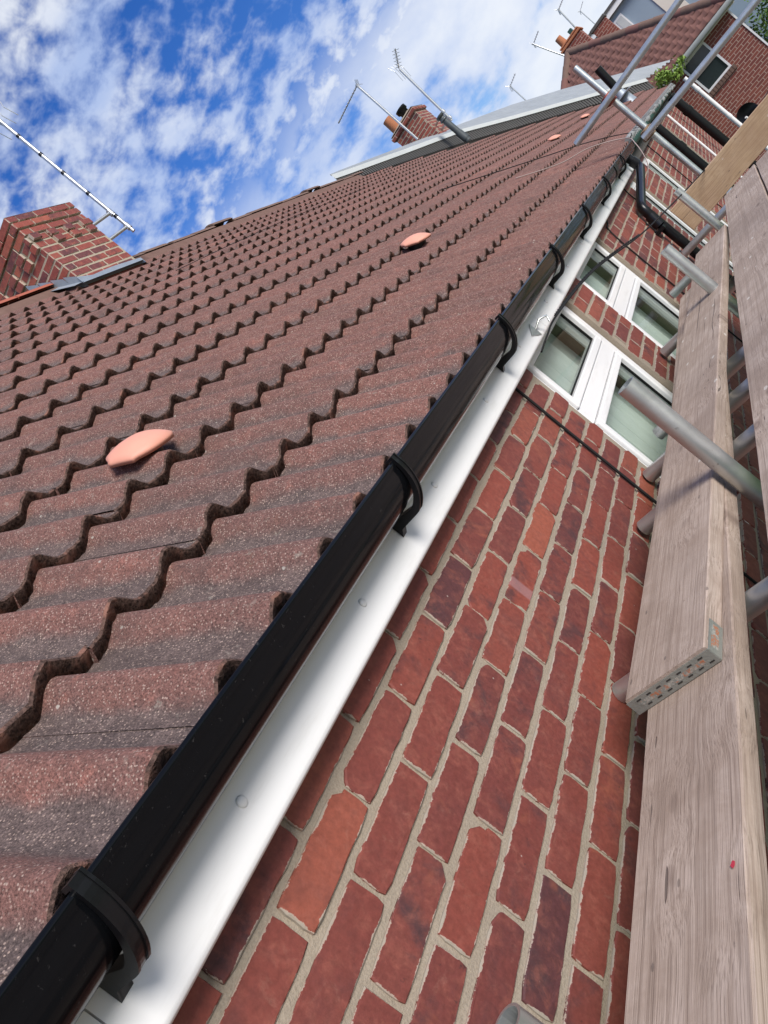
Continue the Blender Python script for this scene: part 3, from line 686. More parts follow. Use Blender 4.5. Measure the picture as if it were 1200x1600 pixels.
# chimney
def chimney(name, parent, x0, x1, y0, y1, z0, z1, mat='chbrick', detail=True, limit=150):
    b = B(); b.box((x0+.004, y0+.004, z0), (x1-.004, y1-.004, z1-.01)); ch = b.build(name, 'lime', parent)
    cells = []; r = random.Random(5)
    nc = int((z1-z0)/CO)
    for c in range(nc):
        zc = z1-.008-(c+.5)*CO
        proud = .022 if (detail and c in (0, 1)) else (.012 if detail and c == 2 else 0)
        for face in range(2):
            a0, a1 = ((y0, y1) if face == 0 else (x0, x1))
            a0 -= proud; a1 += proud
            a = a0-(0 if c % 2 else .1125); 
            while a < a1:
                p, q = max(a, a0), min(a+CU, a1); L = q-p-.011
                if L > .03:
                    ex = 0
                    if detail and c in (3, 4): 
                        half = [(p, (p+q)/2), ((p+q)/2, q)] if L > .15 else [(p, q)]
                    else: half = [(p, q)]
                    for hi, (p2, q2) in enumerate(half):
                        tooth = .032 if (detail and c == 3 and hi == 0) else (.028 if detail and c == 4 and hi == 1 else 0)
                        L2 = q2-p2-.011
                        if L2 < .03: continue
                        j = r.uniform(-.003, .003)
                        if face == 0: mw = Matrix.Translation((x1+proud+tooth+j, (p2+q2)/2, zc))
                        else: mw = Matrix.Translation(((p2+q2)/2, y0-proud-tooth+j, zc)) @ Matrix.Rotation(-math.pi/2, 4, 'Z')
                        cells.append((mw @ Matrix.Rotation(r.uniform(-.012, .012), 4, 'X'), L2, BH-.005))
                a += CU
    lay_bricks(ch, cells, mat, limit)
    f = B(); f.add([(x0-.02, y0-.02, z1-.012), (x1+.02, y0-.02, z1-.012), (x1+.02, y1+.02, z1-.012), (x0-.02, y1+.02, z1-.012), (x0+.15, y0+.15, z1+.055), (x1-.15, y0+.15, z1+.055), (x1-.15, y1-.15, z1+.055), (x0+.15, y1-.15, z1+.055)],
          [(0, 1, 5, 4), (1, 2, 6, 5), (2, 3, 7, 6), (3, 0, 4, 7), (4, 5, 6, 7)]); f.build('flaunching', 'lime', ch)
    return ch
ch1 = chimney('chimney', house, CHX-.95, CHX, CHY0, CHY1, 2.75, CHT)
# lead flashing: apron on the eaves face, steps on the near face
f = B(); zz = EZ+math.tan(TH)*(EX-CHX)
pts = [(CHX+.006, CHY0-.02, zz-.02), (CHX+.006, CHY1+.06, zz-.02), (CHX+.006, CHY1+.06, zz+.045), (CHX+.006, CHY0+.45, zz+.06), (CHX+.006, CHY0+.16, zz+.05), (CHX+.006, CHY0-.02, zz+.085)]
f.add(pts, [(0, 1, 2, 3, 4, 5)]); ap = Vector((CHX+.006, 0, zz+.01)); dn = -UPD*.065
f.add([(ap.x, CHY0-.06, ap.z), (ap.x, CHY1+.05, ap.z), (ap.x+dn.x, CHY1+.05, ap.z+dn.z+.012), (ap.x+dn.x, CHY0-.06, ap.z+dn.z+.012)], [(0, 3, 2, 1)]); f.build('lead_apron', 'lead', ch1, fix=False)
f = B(); x = CHX+.006; k = 0
while x > RX-.02:
    zr = EZ+math.tan(TH)*(EX-x); f.add([(x, CHY0-.008, zr-.03), (x-.115, CHY0-.008, zr+.06), (x-.10, CHY0-.009, zr+.20), (x-.005, CHY0-.009, zr+.10)], [(0, 1, 2, 3)]); x -= .105
b0, b1 = Vector((CHX+.01, 0, zz)), Vector((RX, 0, EZ+math.tan(TH)*(EX-RX)))
f.add([(b0.x, CHY0-.002, b0.z+.02), (b1.x, CHY0-.002, b1.z+.02), (b1.x, CHY0-.14, b1.z+.01), (b0.x, CHY0-.14, b0.z+.01)], [(0, 1, 2, 3)]); f.build('stepped_flashing', 'lead', ch1, fix=False)
for cx_, cy_ in ((CHX-.28, CHY0+.4), (CHX-.68, CHY0+.4)):
    p = B(); p.tube([(cx_, cy_, CHT-.02), (cx_, cy_, CHT+.04), (cx_, cy_, CHT+.045), (cx_, cy_, CHT+.075)], [.10, .105, .12, .12], 18); p.build('chimney_pot', 'black', ch1)
# ================================================================== NEIGHBOURING HOUSE
NY1 = 21.2
nb = thing('neighbouring_house', 'adjoining brick house whose tiled roof meets a grey corrugated sheet roof', 'house')
nw = [(8.25, 8.95, -1.5, .03), (12.2, 13.2, -1.4, -.1)]
nwall = mortar_wall('wall', nb, HY1, 20.2, GZ, .16, nw)
lay_bricks(nwall, brick_cells(HY1, 20.2, -2.6, .14, nw, r=random.Random(4)), 'brick', 160, 8)
for (a, b, c, d) in nw: window(nb, a, b, c, d)
nroof = B(); nroof.add([(eb.x, HY1, eb.z), (eb.x, NY1, eb.z), (rb_.x, NY1, rb_.z), (rb_.x, HY1, rb_.z), (rb_.x*2-eb.x, HY1, eb.z), (rb_.x*2-eb.x, NY1, eb.z)], [(0, 1, 2, 3), (3, 2, 5, 4)])
nroof = nroof.build('roof', 'soffit', nb, fix=False)
SA, SB = Vector((-3.45, 12.4, 0)), Vector((-.1, 21.3, 0))
def keep_n(k, y):
    x = EX-math.cos(TH)*k*GAUGE
    return y < SA.y+(x-SA.x)/(SB.x-SA.x)*(SB.y-SA.y)+.15
lay_tiles(nroof, HY1+.01, NY1, 15, keep_n, off=.0135+PERIOD*1.2, lod=11)
y = HY1
while y < 12.6:
    hi = 7.9 < y < 8.3 or 10.4 < y < 10.8
    link('ridge_tile', rt_m, nroof, Matrix.Translation((RX, y, RZ+rnd.uniform(-.008, .008)+(.035 if hi else 0)))); y += .45
b = B(); b.sweep([(RX+.17, RZ-.165), (RX+.112, RZ-.05), (RX+.05, RZ-.01), (RX-.1, RZ-.03), (RX-.14, RZ-.1)], HY1, 12.7); b.build('ridge_bedding', 'bed', nroof)
add_vent(nroof, 10.2, 3.45); add_vent(nroof, 14.4, 3.85)
b = B(); b.sweep([(x-.0, z) for x, z in gpro(.055, .06)], HY1+.05, 20.0); b.build('gutter', 'greengut', nb)
b = B(); b.box((-.01, HY1+.02, .06), (FX-.01, 20.0, .22)); b.build('fascia_board', 'soffit', nb)
# bundled cables wrapped along the old gutter
b = B(); pts = [(GX+.03+.012*math.sin(i*.9), HY1+.1+i*.16, .235+.012*math.sin(i*.7)-.0006*i) for i in range(80)]; b.tube(pts, .032, 8)
for i in range(70):
    yy = HY1+.2+i*.18; b.tube([(GX+.03+math.cos(a)*.036, yy+.05*a/3, .235+math.sin(a)*.036) for a in (0, 1, 2, 3, 4, 5, 6)], .006, 5)
b.build('wrapped_cable_bundle', 'wrap', nb)
# grey sheet roof
def rp(x, y, dz=0): return Vector((x, y, EZ+math.tan(TH)*(EX-x)+dz))
front = [Vector(q) for q in ((-3.42, 12.5, 3.53), (-3.359, 13, 3.482), (-3.106, 15, 3.30), (-2.715, 17, 3.034), (-2.029, 18.3, 2.408), (-1.202, 20, 1.676), (-.142, 21.5, .756))]
back = [Vector(q) for q in ((-3.50, 12.7, 3.61), (-3.496, 13.2, 3.625), (-3.409, 16, 3.609), (-2.975, 18.8, 3.352), (-2.227, 20.8, 2.855), (-1.421, 22, 2.206), (.473, 22.6, .563))]
def pl(P, t):
    t *= len(P)-1; i = min(int(t), len(P)-2); return P[i].lerp(P[i+1], t-i)
b = B(); nr, nc = 28, 30; vs = []
for j in range(nr+1):
    w_ = j/nr; rib = .035 if j % 4 in (1, 2) else 0
    for i in range(nc+1): vs.append(pl(front, i/nc).lerp(pl(back, i/nc), w_)+Vector((.01, -.01, rib if 0 < j < nr else 0)))
b.add(vs, [(j*(nc+1)+i, j*(nc+1)+i+1, (j+1)*(nc+1)+i+1, (j+1)*(nc+1)+i) for j in range(nr) for i in range(nc)]); b.build('corrugated_sheet_roof', 'slab', nb)
b = B()
for i in range(nc):                                                     # pale edge trim
    p, q = pl(front, i/nc), pl(front, (i+1)/nc); dd = Vector((.02, -.05, 0))
    b.add([p+dd+Vector((0, 0, .03)), q+dd+Vector((0, 0, .03)), q+dd-Vector((0, 0, .06)), p+dd-Vector((0, 0, .06)), p+Vector((0, 0, .03)), q+Vector((0, 0, .03)), p-Vector((0, 0, .06)), q-Vector((0, 0, .06))], [(0, 1, 2, 3), (0, 4, 5, 1), (3, 2, 7, 6)])
trim = b.build('sheet_edge_trim', 'paleg', nb)
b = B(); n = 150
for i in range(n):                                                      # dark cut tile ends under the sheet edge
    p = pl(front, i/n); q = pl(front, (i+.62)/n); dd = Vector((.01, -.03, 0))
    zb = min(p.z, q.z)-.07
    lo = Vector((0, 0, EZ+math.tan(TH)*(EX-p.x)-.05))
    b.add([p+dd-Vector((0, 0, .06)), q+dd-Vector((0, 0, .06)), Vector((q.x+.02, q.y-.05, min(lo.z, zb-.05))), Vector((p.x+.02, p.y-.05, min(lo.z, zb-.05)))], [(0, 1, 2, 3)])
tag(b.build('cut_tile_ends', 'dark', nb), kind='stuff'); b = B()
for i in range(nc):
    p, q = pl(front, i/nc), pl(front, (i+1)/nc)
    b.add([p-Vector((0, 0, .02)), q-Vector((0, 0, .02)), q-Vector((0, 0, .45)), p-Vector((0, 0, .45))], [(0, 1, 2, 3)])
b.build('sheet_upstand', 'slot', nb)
# soil pipes through the roof
b = B(); b.tube([(-2.497, 16.3, 2.6), (-2.49, 16.3, 3.26)], .062, 16); sp_ = b.build('soil_vent_pipe', 'greypipe', nb)
b = B(); b.tube([(-2.49, 16.3, 3.2), (-2.49, 16.3, 3.23), (-2.49, 16.3, 3.231), (-2.49, 16.3, 3.28), (-2.49, 16.3, 3.281), (-2.49, 16.3, 3.33)], [.085, .085, .066, .066, .085, .085], 16); b.build('pipe_cowl', 'greypipe', sp_); b = B(); b.tube([(-2.497, 16.3, 2.66), (-2.497, 16.3, 2.84)], .075, 16); b.build('pipe_collar', 'greypipe', sp_)
b = B(); b.tube([(-.36, 17, .6), (-.267, 17, 1.48)], .075, 16); bp_ = b.build('black_vent_pipe', 'black', nb)
b = B(); b.tube([(-.38, 17, .62), (-.33, 17, .92)], [.17, .085], 16); b.box((-.62, 16.75, .80), (-.16, 17.25, .82)); b.build('lead_collar', 'lead', bp_)
# pipes on the neighbouring wall
def pipe(y, x, r, mat, nm, z1=.1, z0=GZ):
    b = B(); b.tube([(x, y, z1), (x, y, z0)], r, 14); o = b.build(nm, mat, nb)
    c = B()
    for z in (z1-.35, z1-1.3): c.tube([(x, y, z), (x, y, z-.09)], r*1.14, 14)
    c.build('pipe_collar', mat, o)
pipe(10.95, .085, .06, 'black', 'soil_pipe', .08); pipe(16.6, .16, .08, 'black', 'soil_pipe', .12); pipe(13.9, .07, .02, 'pvc', 'overflow_pipe', .05); pipe(21.8, .35, .05, 'pvc', 'downpipe', .1)
c = B(); c.tube(bend([(.01, 9.55, .10), (.012, 9.5, -1.0), (.012, 9.5, -4)], .05), .006, 6); c.build('wall_cable', 'black', nb)
# chimney with pots behind the sheet roof
ch2 = chimney('chimney', nb, -3.62, -2.92, 17.3, 18.1, 2.9, 4.10, detail=False, limit=90)
cor = B(); cor.box((-3.66, 17.26, 3.98), (-2.88, 18.14, 4.06), 0, .01); cor.build('corbel_course', 'farbrick', ch2)
p = B(); p.tube([(-3.45, 17.5, 4.08), (-3.45, 17.5, 4.42)], [.13, .11], 16, inner=.085); p.build('chimney_pot', 'pot', ch2)
p = B(); p.tube([(-3.12, 17.5, 4.08), (-3.12, 17.5, 4.2), (-3.12, 17.5, 4.22), (-3.12, 17.5, 4.30)], [.10, .10, .13, .13], 16); p.build('chimney_cowl', 'black', ch2)
# ================================================================== AERIALS
def aerial(label, base, top, r, boom=None, grid=False, brackets=None, cat='aerial', bands=()):
    base, top = Vector(base), Vector(top); t = thing('television_aerial', label, cat, loc=base)
    L = lambda q: Vector(q)-base
    b = B(); b.tube([L(base), L(top)], r, 10); b.build('mast', 'alu', t)
    if bands:
        b = B()
        for s in bands: p = base.lerp(top, s); d = (top-base).normalized(); b.tube([L(p), L(p+d*.03)], r*1.12, 10)
        b.build('mast_band', 'black', t)
    if boom:
        a, e = Vector(boom[0]), Vector(boom[1]); d = (e-a).normalized()
        b = B(); b.tube([L(a), L(e)], r*.5, 6); b.build('boom', 'alu', t)
        b = B(); n = boom[2]; sd_ = d.cross(Vector((0, 0, 1))).normalized(); el = boom[3]
        for i in range(n):
            p = a.lerp(e, (i+.5)/n); b.tube([L(p-sd_*el), L(p+sd_*el)], r*.22, 5); b.tube([L(p-Vector((0, 0, el*.35))), L(p+Vector((0, 0, el*.35)))], r*.22, 5)
        tag(b.build('element', 'alu', t), kind='stuff')
        b = B(); o_ = a-d*.02
        for s in (-1, 1):
            for k in range(4): b.tube([L(o_+sd_*el*1.3*(k-1.5)/1.5), L(o_+sd_*el*1.3*(k-1.5)/1.5+Vector((0, 0, s*el*1.2))-d*.05)], r*.2, 5)
        tag(b.build('reflector', 'alu', t), kind='stuff')
    if brackets:
        for p in brackets:
            p0, p1 = Vector(p[0]), Vector(p[1]); b = B(); b.tube([L(p0), L(p1)], r*.9, 6); b.tube([L(p1-Vector((0, 0, .03))), L(p1+Vector((0, 0, .03)))], r*1.5, 8); b.build('wall_bracket', 'alu', t)
    return t
mx, my = -2.935, 6.32
aerial('long banded silver aerial mast clamped to the corner of the weathered chimney', (mx, my, 3.33), (mx+.03, my, 4.95), .019,
       (( mx+.03, my, 4.90), (mx-.02, my-.6, 4.93), 8, .10), brackets=[((CHX-.05, CHY1+.0, 3.60), (mx, my, 3.60)), ((CHX-.05, CHY1+.0, 3.40), (mx, my, 3.40))], bands=(.12, .32, .50, .66, .82))
aerial('aerial mast with drooping comb antenna in front of the far chimney with pots', (-3.287, 17.2, 3.6), (-3.223, 17.2, 5.25), .026, ((-3.22, 17.2, 5.22), (-4.05, 17.2, 5.17), 12, .06))
aerial('aerial with square grid antenna bracketed to the far chimney with pots', (-2.62, 17.35, 3.25), (-2.50, 17.35, 4.68), .026, ((-2.50, 17.35, 4.70), (-2.25, 17.3, 4.95), 6, .16), brackets=[((-2.95, 17.5, 3.5), (-2.59, 17.35, 3.5)), ((-2.95, 17.5, 3.35), (-2.60, 17.35, 3.32))])
aerial('slanting far aerial left of the hipped roof chimney stack', (-1.15, 26.4, 2.9), (-1.50, 26.4, 4.05), .022, ((-1.45, 26.4, 4.02), (-1.15, 26.4, 4.10), 5, .09))
aerial('tall far aerial rising above the clay pot of the hipped roof', (-.58, 26.9, 3.0), (-.47, 26.9, 4.06), .022, ((-.47, 26.9, 4.03), (-.2, 26.9, 4.1), 5, .09))
aerial('faint thin aerial between the chimney stack and the blue house', (-.35, 31, 3.2), (-.33, 31, 4.0), .016, ((-.33, 31, 4.0), (-.08, 31, 4.1), 4, .06))
aerial('lone small aerial standing behind the grey sheet roof', (-2.56, 25, 2.4), (-2.5, 25, 3.72), .018, ((-2.5, 25, 3.70), (-2.18, 25, 3.78), 5, .10))
# ================================================================== HIPPED HOUSE
hp = thing('hipped_house', 'red brick house with hipped tiled roof and white framed window facing the yard', 'house')
WY, WX0, WX1, WZ = 23.2, -4.02, 1.87, .447
hw = (.40, 1.12, -.60, .30)
b = B(); fx = [WX0, hw[0], hw[1], WX1]; fz = [GZ, hw[2], hw[3], WZ]
for i in range(3):
    for j in range(3):
        if i == 1 and j == 1: continue
        b.add([(fx[i], WY, fz[j]), (fx[i+1], WY, fz[j]), (fx[i+1], WY, fz[j+1]), (fx[i], WY, fz[j+1])], [(0, 1, 2, 3)])
b.add([(WX1, WY, GZ), (WX1, WY+9, GZ), (WX1, WY+9, WZ), (WX1, WY, WZ)], [(0, 1, 2, 3)]); hwall = b.build('wall', 'farbrick', hp, fix=False)
b = B(); b.box((WX1-.02, WY-.02, GZ), (WX1+.02, WY+.02, WZ-.15)); b.build('corner_strip', 'pvc', hp)
b = B(); w = .05
b.box((hw[0], WY-.01, hw[2]), (hw[0]+w, WY+.06, hw[3])); b.box((hw[1]-w, WY-.01, hw[2]), (hw[1], WY+.06, hw[3])); b.box((hw[0]+w, WY-.008, hw[2]), (hw[1]-w, WY+.06, hw[2]+w)); b.box((hw[0]+w, WY-.008, hw[3]-w), (hw[1]-w, WY+.06, hw[3])); b.box((hw[0]+w, WY-.006, -.16), (hw[1]-w, WY+.06, -.06))
wf = b.build('window', 'pvc', hp)
for za, zb in ((hw[2]+w, -.16), (-.06, hw[3]-w)):
    b = B(); b.add([(hw[0]+w, WY+.03, za), (hw[1]-w, WY+.03, za), (hw[1]-w, WY+.03, zb), (hw[0]+w, WY+.03, zb)], [(0, 1, 2, 3)]); b.build('pane', 'darkglass', wf, fix=False)
b = B()
for i in range(10): b.box((hw[0]-.06+i*.085, WY-.04, hw[2]-.12), (hw[0]-.06+i*.085+.072, WY+.01, hw[2]-.005))
b.build('brick_sill', 'ridge', wf)
AP = Vector((-1.064, WY+2.9, 3.0)); ev = .25
c1, c2 = Vector((WX1+ev, WY-ev, WZ-.02)), Vector((WX0-ev, WY-ev, WZ-.02))
b = B(); b.add([c2, c1, AP, AP+Vector((0, 9, 0)), c1+Vector((0, 12, 0)), c2+Vector((0, 12, 0))], [(0, 1, 2), (1, 4, 3, 2), (0, 2, 3, 5)]); hroof = b.build('roof', 'hiptile', hp, fix=False)
# roof tiles of the hip face, each one a slab
def plain_tile():
    b = B(); nx = 5
    vs = []
    for y, zz_ in ((0, .02), (0, .045), (.26, .045)):
        for i in range(nx): x = -.10+.20*i/(nx-1); vs.append((x, y, zz_+.010*math.cos(i/(nx-1)*2*math.pi)))
    b.add(vs, [(j*nx+i, j*nx+i+1, (j+1)*nx+i+1, (j+1)*nx+i) for j in range(2) for i in range(nx-1)], 0, True)
    return mesh('tile', b.v, b.f, 'hiptile', b.mi, b.sm)
ptm = plain_tile()
mid = Vector((AP.x, WY-ev, WZ-.02)); upv = (AP-mid); hl = upv.length; upv.normalize(); nv = Vector((1, 0, 0)).cross(upv)
rr = random.Random(8); k = 0; cnt = 0
while k*.21 < hl-.1:
    f_ = 1-(k*.21+.1)/hl; xa, xb = AP.x-(AP.x-c2.x)*f_, AP.x+(c1.x-AP.x)*f_
    x = xb-.10-(.10 if k % 2 else 0)
    while x > xa+.1:
        p_ = mid+Vector((x-AP.x, 0, 0))+upv*(k*.21)+nv*.012
        if inview(p_, 10) and cnt < 300:
            mw = Matrix((Vector((1, 0, 0)), upv, nv)).transposed().to_4x4(); mw.translation = p_+nv*rr.uniform(-.004, .006)
            link('tile', ptm, hroof, mw @ Matrix.Rotation(rr.uniform(-.02, .02), 4, 'Z') @ Matrix.Rotation(-.06, 4, 'X')); cnt += 1
        x -= .20
    k += 1
def hipline(a, e_, n):
    for i in range(n):
        p0, p1 = a.lerp(e_, i/n), a.lerp(e_, (i+1.03)/n)
        b = B(); b.tube([p0+Vector((0, 0, .0)), p1+Vector((0, 0, .015))], .12, 9); b.build('hip_tile', 'ridge' if i % 3 else 'hiptile', hroof)
hipline(c1, AP, 12); hipline(c2, AP, 12); hipline(AP, AP+Vector((0, 8, 0)), 14)
b = B(); b.sweep([(0, 0), (.0, -.10), (.06, -.14), (.12, -.10), (.12, 0)], 0, WX1-WX0+.5, caps=True); o = b.build('gutter', 'paleg', hp, Matrix.Translation((WX0-.25, WY-ev+.04, WZ+.0)) @ Matrix.Rotation(-math.pi/2, 4, 'Z'))
b = B(); b.box((WX0-.2, WY-ev+.06, WZ-.16), (WX1+.2, WY-ev+.09, WZ-.03)); b.box((WX0-.2, WY-ev+.09, WZ-.165), (WX1+.2, WY-.001, WZ-.15)); b.build('eaves_board', 'pvc', hp)
b = B(); b.box((-1.18, 26.6, 2.5), (-.50, 27.3, 3.28)); hc = b.build('chimney', 'farbrick', hp)
b = B(); b.box((-1.23, 26.55, 3.20), (-.45, 27.35, 3.26), 0, .01); b.box((-1.20, 26.58, 3.282), (-.48, 27.32, 3.33), 0, .02); b.build('chimney_cap', 'pot', hc)
b = B(); b.tube([(-1.02, 26.85, 3.3), (-1.02, 26.85, 3.6)], [.12, .10], 14, inner=.08); b.build('chimney_pot', 'pot', hc)
b = B(); b.box((-.75, 26.75, 3.31), (-.62, 27.0, 3.46), 0, .01); b.build('chimney_cowl', 'greengut', hc)
b = B(); b.box((-.42, 27.8, 2.2), (.08, 28.3, 2.95)); hc2 = b.build('chimney', 'farbrick', hp); b = B(); b.box((-.46, 27.76, 2.952), (.12, 28.34, 3.05), 0, .02); b.build('chimney_cap', 'dark', hc2)
# satellite dish and bracket on the hipped house wall
sdish = thing('satellite_dish', 'dark round satellite dish fixed low on the hipped house wall', 'dish', loc=(.60, WY-.35, -1.66))
b = B(); n = 20; rs = [0, .08, .16, .24, .28]; ax = Vector((-.25, -1, .25)).normalized(); s1 = ax.orthogonal().normalized(); s2 = ax.cross(s1)
vs = [ax*(q*q*.9)+(s1*math.cos(2*math.pi*k/n)+s2*math.sin(2*math.pi*k/n))*max(q, .001) for q in rs for k in range(n)]
b.add(vs, [(j*n+k, j*n+(k+1) % n, (j+1)*n+(k+1) % n, (j+1)*n+k) for j in range(4) for k in range(n)], 0, True); b.build('reflector', 'black', sdish, fix=False)
b = B(); b.tube([(0, .02, -.02), (0, .34, -.05)], .02, 8); b.tube([(0, 0, -.2), ax*.3+Vector((0, 0, -.05))], .012, 6); b.build('arm', 'alu', sdish)
b = B(); b.tube([ax*.3+Vector((0, 0, -.09)), ax*.33+Vector((0, 0, -.02))], .03, 8); b.build('receiver', 'pvc', sdish)
# ================================================================== BLUE HOUSE
bh = thing('blue_house', 'pale blue rendered house with white fascia rising behind the hipped roof', 'house')
b = B(); b.box((-.85, 35, GZ), (6, 42, 3.62)); b.build('wall', 'blue', bh)
b = B(); b.box((-1.05, 34.75, 3.622), (6.2, 42.2, 3.72)); b.build('roof', 'dark', bh)
b = B(); b.box((-1.0, 34.78, 3.44), (6.1, 34.82, 3.62)); b.build('fascia_board', 'pvc', bh)
b = B(); b.box((1.15, 34.97, GZ), (1.75, 34.998, 3.44)); b.build('cream_panel', 'cream', bh)
b = B(); b.box((-.45, 34.95, 2.55), (.25, 34.998, 3.25)); wv = b.build('window', 'pvc', bh)
for a_, c_ in ((-.40, -.12), (-.06, .20)):
    b = B(); b.box((a_, 34.935, 2.62), (c_, 34.948, 3.18)); b.build('pane', 'paleg', wv)
# ================================================================== PLANTS
def leaf_cloud(c, rad, n, size, seed, sq=(1, 1, 1)):
    r = random.Random(seed); vs = []; fs = []
    cl = [Vector((r.gauss(0, .5)*rad*sq[0], r.gauss(0, .5)*rad*sq[1], r.gauss(0, .45)*rad*sq[2])) for _ in range(max(6, n//90))]
    for i in range(n):
        p = Vector(c)+r.choice(cl)+Vector((r.gauss(0, 1), r.gauss(0, 1), r.gauss(0, 1)))*rad*.17
        a = Vector((r.uniform(-1, 1), r.uniform(-1, 1), r.uniform(-.4, 1))).normalized(); d = a.orthogonal().normalized(); d.rotate(Matrix.Rotation(r.uniform(0, 6.3), 3, a)); e_ = a.cross(d); s = size*r.uniform(.6, 1.4)
        k = len(vs); vs += [p-d*s, p+e_*s*.45, p+d*s, p-e_*s*.45]; fs.append((k, k+1, k+2, k+3))
    return vs, fs
def tree(label, base, h, rad, n, size, seed, mat='leaf', group='garden trees'):
    t = thing('garden_tree', label, 'tree', loc=base); r = random.Random(seed)
    b = B(); b.tube([(0, 0, 0), (.05, 0, h*.35), (.0, .08, h*.75)], [.14, .10, .04], 8)
    for i in range(7):
        a = r.uniform(0, 6.3); z = h*r.uniform(.3, .6); b.tube([(.03, 0, z), (math.cos(a)*rad*.4, math.sin(a)*rad*.4, z+h*.15), (math.cos(a)*rad*.8, math.sin(a)*rad*.8, z+h*.3)], [.06, .04, .015], 6)
    b.build('trunk', 'bark', t)
    vs, fs = leaf_cloud((0, 0, h*.72), rad, n, size, seed, (1, 1, .8)); link('crown', mesh('crown', vs, fs, mat), t); return t
tree('dense green garden tree past the corner of the hipped house', (3.2, 33.5, GZ), 4.9, 1.5, 4200, .075, 3)
tree('second green garden tree standing behind the dense one', (5.2, 37, GZ), 5.0, 1.8, 3600, .08, 4)
def bare(label, base, h, seed):
    t = thing('bare_tree', label, 'tree', loc=base); r = random.Random(seed); b = B(); tw = B()
    b.tube([(0, 0, 0), (.1, 0, h*.4), (0, .1, h*.6)], [.16, .11, .07], 8)
    for i in range(26):
        a = r.uniform(0, 6.3); z = h*r.uniform(.35, .62); L1 = h*r.uniform(.15, .3); q = Vector((math.cos(a)*L1, math.sin(a)*L1, z+L1*.8)); b.tube([(.05, 0, z), q], [.045, .018], 5)
        for k in range(14):
            d = Vector((r.gauss(0, 1), r.gauss(0, 1), r.gauss(.5, 1))).normalized()*r.uniform(.4, 1.1); p = Vector((.05, 0, z)).lerp(q, r.uniform(.4, 1)); tw.tube([p, p+d], [.012, .005], 4, caps=False)
    b.build('trunk', 'bark', t); tw.build('crown', 'twig', t, fix=False)
bare('leafless brown tree above the end of the hipped roof', (3.0, 44, GZ), 7.2, 5); bare('second leafless tree farther along the gardens', (5.0, 47, GZ), 6.6, 6)
gp = thing('gutter_weed', 'bright green ferny weed growing from the end of the old gutter', 'plant', loc=(.30, 20.4, .30))
vs, fs = leaf_cloud((0, 0, .10), .36, 900, .04, 9, (1, 1, .6)); 
MT['weed'] = plain('weed_leaf', (.10, .20, .03), (.22, .30, .06), .6, 12, spec=.2, bump=0)
link('foliage', mesh('foliage', vs, fs, 'weed'), gp)
b = B(); [b.tube([(0, 0, -.1), (rnd.uniform(-.2, .2), rnd.uniform(-.2, .2), rnd.uniform(.1, .25))], .005, 4) for _ in range(12)]; b.build('stem', 'twig', gp)
# ================================================================== SCAFFOLD
TR = .0242
def tube_thing(label, p0, p1, group, name='scaffold_tube', r=TR):
    p0, p1 = Vector(p0), Vector(p1); b = B(); b.tube([Vector((0, 0, 0)), p1-p0], r, 20, inner=r-.004); o = b.build(name, 'steel', None, Matrix.Translation(p0)); return tag(o, label, 'scaffold tube', group)
TZ = -.481
low = [(-1.3, .03, 'steel transom tube under the boards, behind the photographer'), (.845, .004, 'steel transom tube under the overlapping board end with the metal band'), (1.575, .015, 'transom tube next beyond the banded board end'), (1.93, .010, 'first of two close transoms below the nearer window'), (2.24, .035, 'second of two close transoms below the nearer window'), (3.23, .015, 'transom tube between the two windows under the boards'), (4.25, .03, 'transom tube under the far half of the thin board'), (5.08, .10, 'transom tube under the pale end plank')]
for y_, x0, lb in low: tube_thing(lb, (x0, y_+.03, TZ), (1.75, y_-.09, TZ), 'transoms under the platform')
for i, (y_, zt) in enumerate(((1.255, -.09), (2.91, -.13), (4.53, -.137))):
    tube_thing(['upright steel tube rising through the board gap in front of the nearer window', 'upright tube rising in front of the farther window', 'upright tube standing before the pale end plank'][i], (.41, y_, zt), (.41, y_, GZ+.05), 'upright standards')
tube_thing('tall upright tube crossed by two rails beyond the end plank', (.41, 6.22, .86), (.41, 5.93, GZ+.05), 'upright standards')
tube_thing('short upright tube end close to the brick wall near the photographer', (.15, -.03, -.272), (.15, -.03, GZ+.05), 'upright standards')
tube_thing('upper guard rail tube poking over the roof tiles', (.06, 6.03, .515), (1.9, 6.03, .565), 'guard rails')
tube_thing('lower guard rail tube at the rusty coupler', (.37, 5.95, .165), (1.9, 5.95, .145), 'guard rails')
tube_thing('ledger tube running beneath the transoms', (.455, -2.4, TZ-.05), (.455, 6.4, TZ-.05), 'ledgers'); tube_thing('outer ledger tube beneath the transoms', (1.62, -2.4, TZ-.05), (1.62, 6.4, TZ-.05), 'ledgers')
for y_, w_ in ((1.255, 'facing the nearer window'), (2.91, 'facing the farther window'), (4.53, 'just before the end plank'), (6.0, 'past the end plank')): tube_thing('outer upright tube on the yard side '+w_, (1.66, y_, .9), (1.66, y_, GZ+.05), 'outer standards')
def coupler(label, p, mat):
    t = thing('scaffold_coupler', label, 'coupler', 'scaffold couplers', p)
    b = B(); b.tube([(0, 0, -.035), (0, 0, .035)], .040, 14); b.build('sleeve', mat, t)
    b = B(); b.tube([(-.035, .048, 0), (.035, .048, 0)], .038, 14); b.build('clamp_band', mat, t)
    for s in (-1, 1):
        b = B(); b.tube([(s*.042, -.035, .018*s), (s*.042, .035, .018*s)], .009, 6); b.tube([(s*.042, -.043, .018*s), (s*.042, -.03, .018*s)], .016, 6); b.build('bolt', 'rust', t)
coupler('red painted coupler joining upright and upper guard rail', (.41, 6.085, .525), 'redsteel'); coupler('rusty brown coupler joining upright and lower guard rail', (.41, 6.02, .165), 'rust')
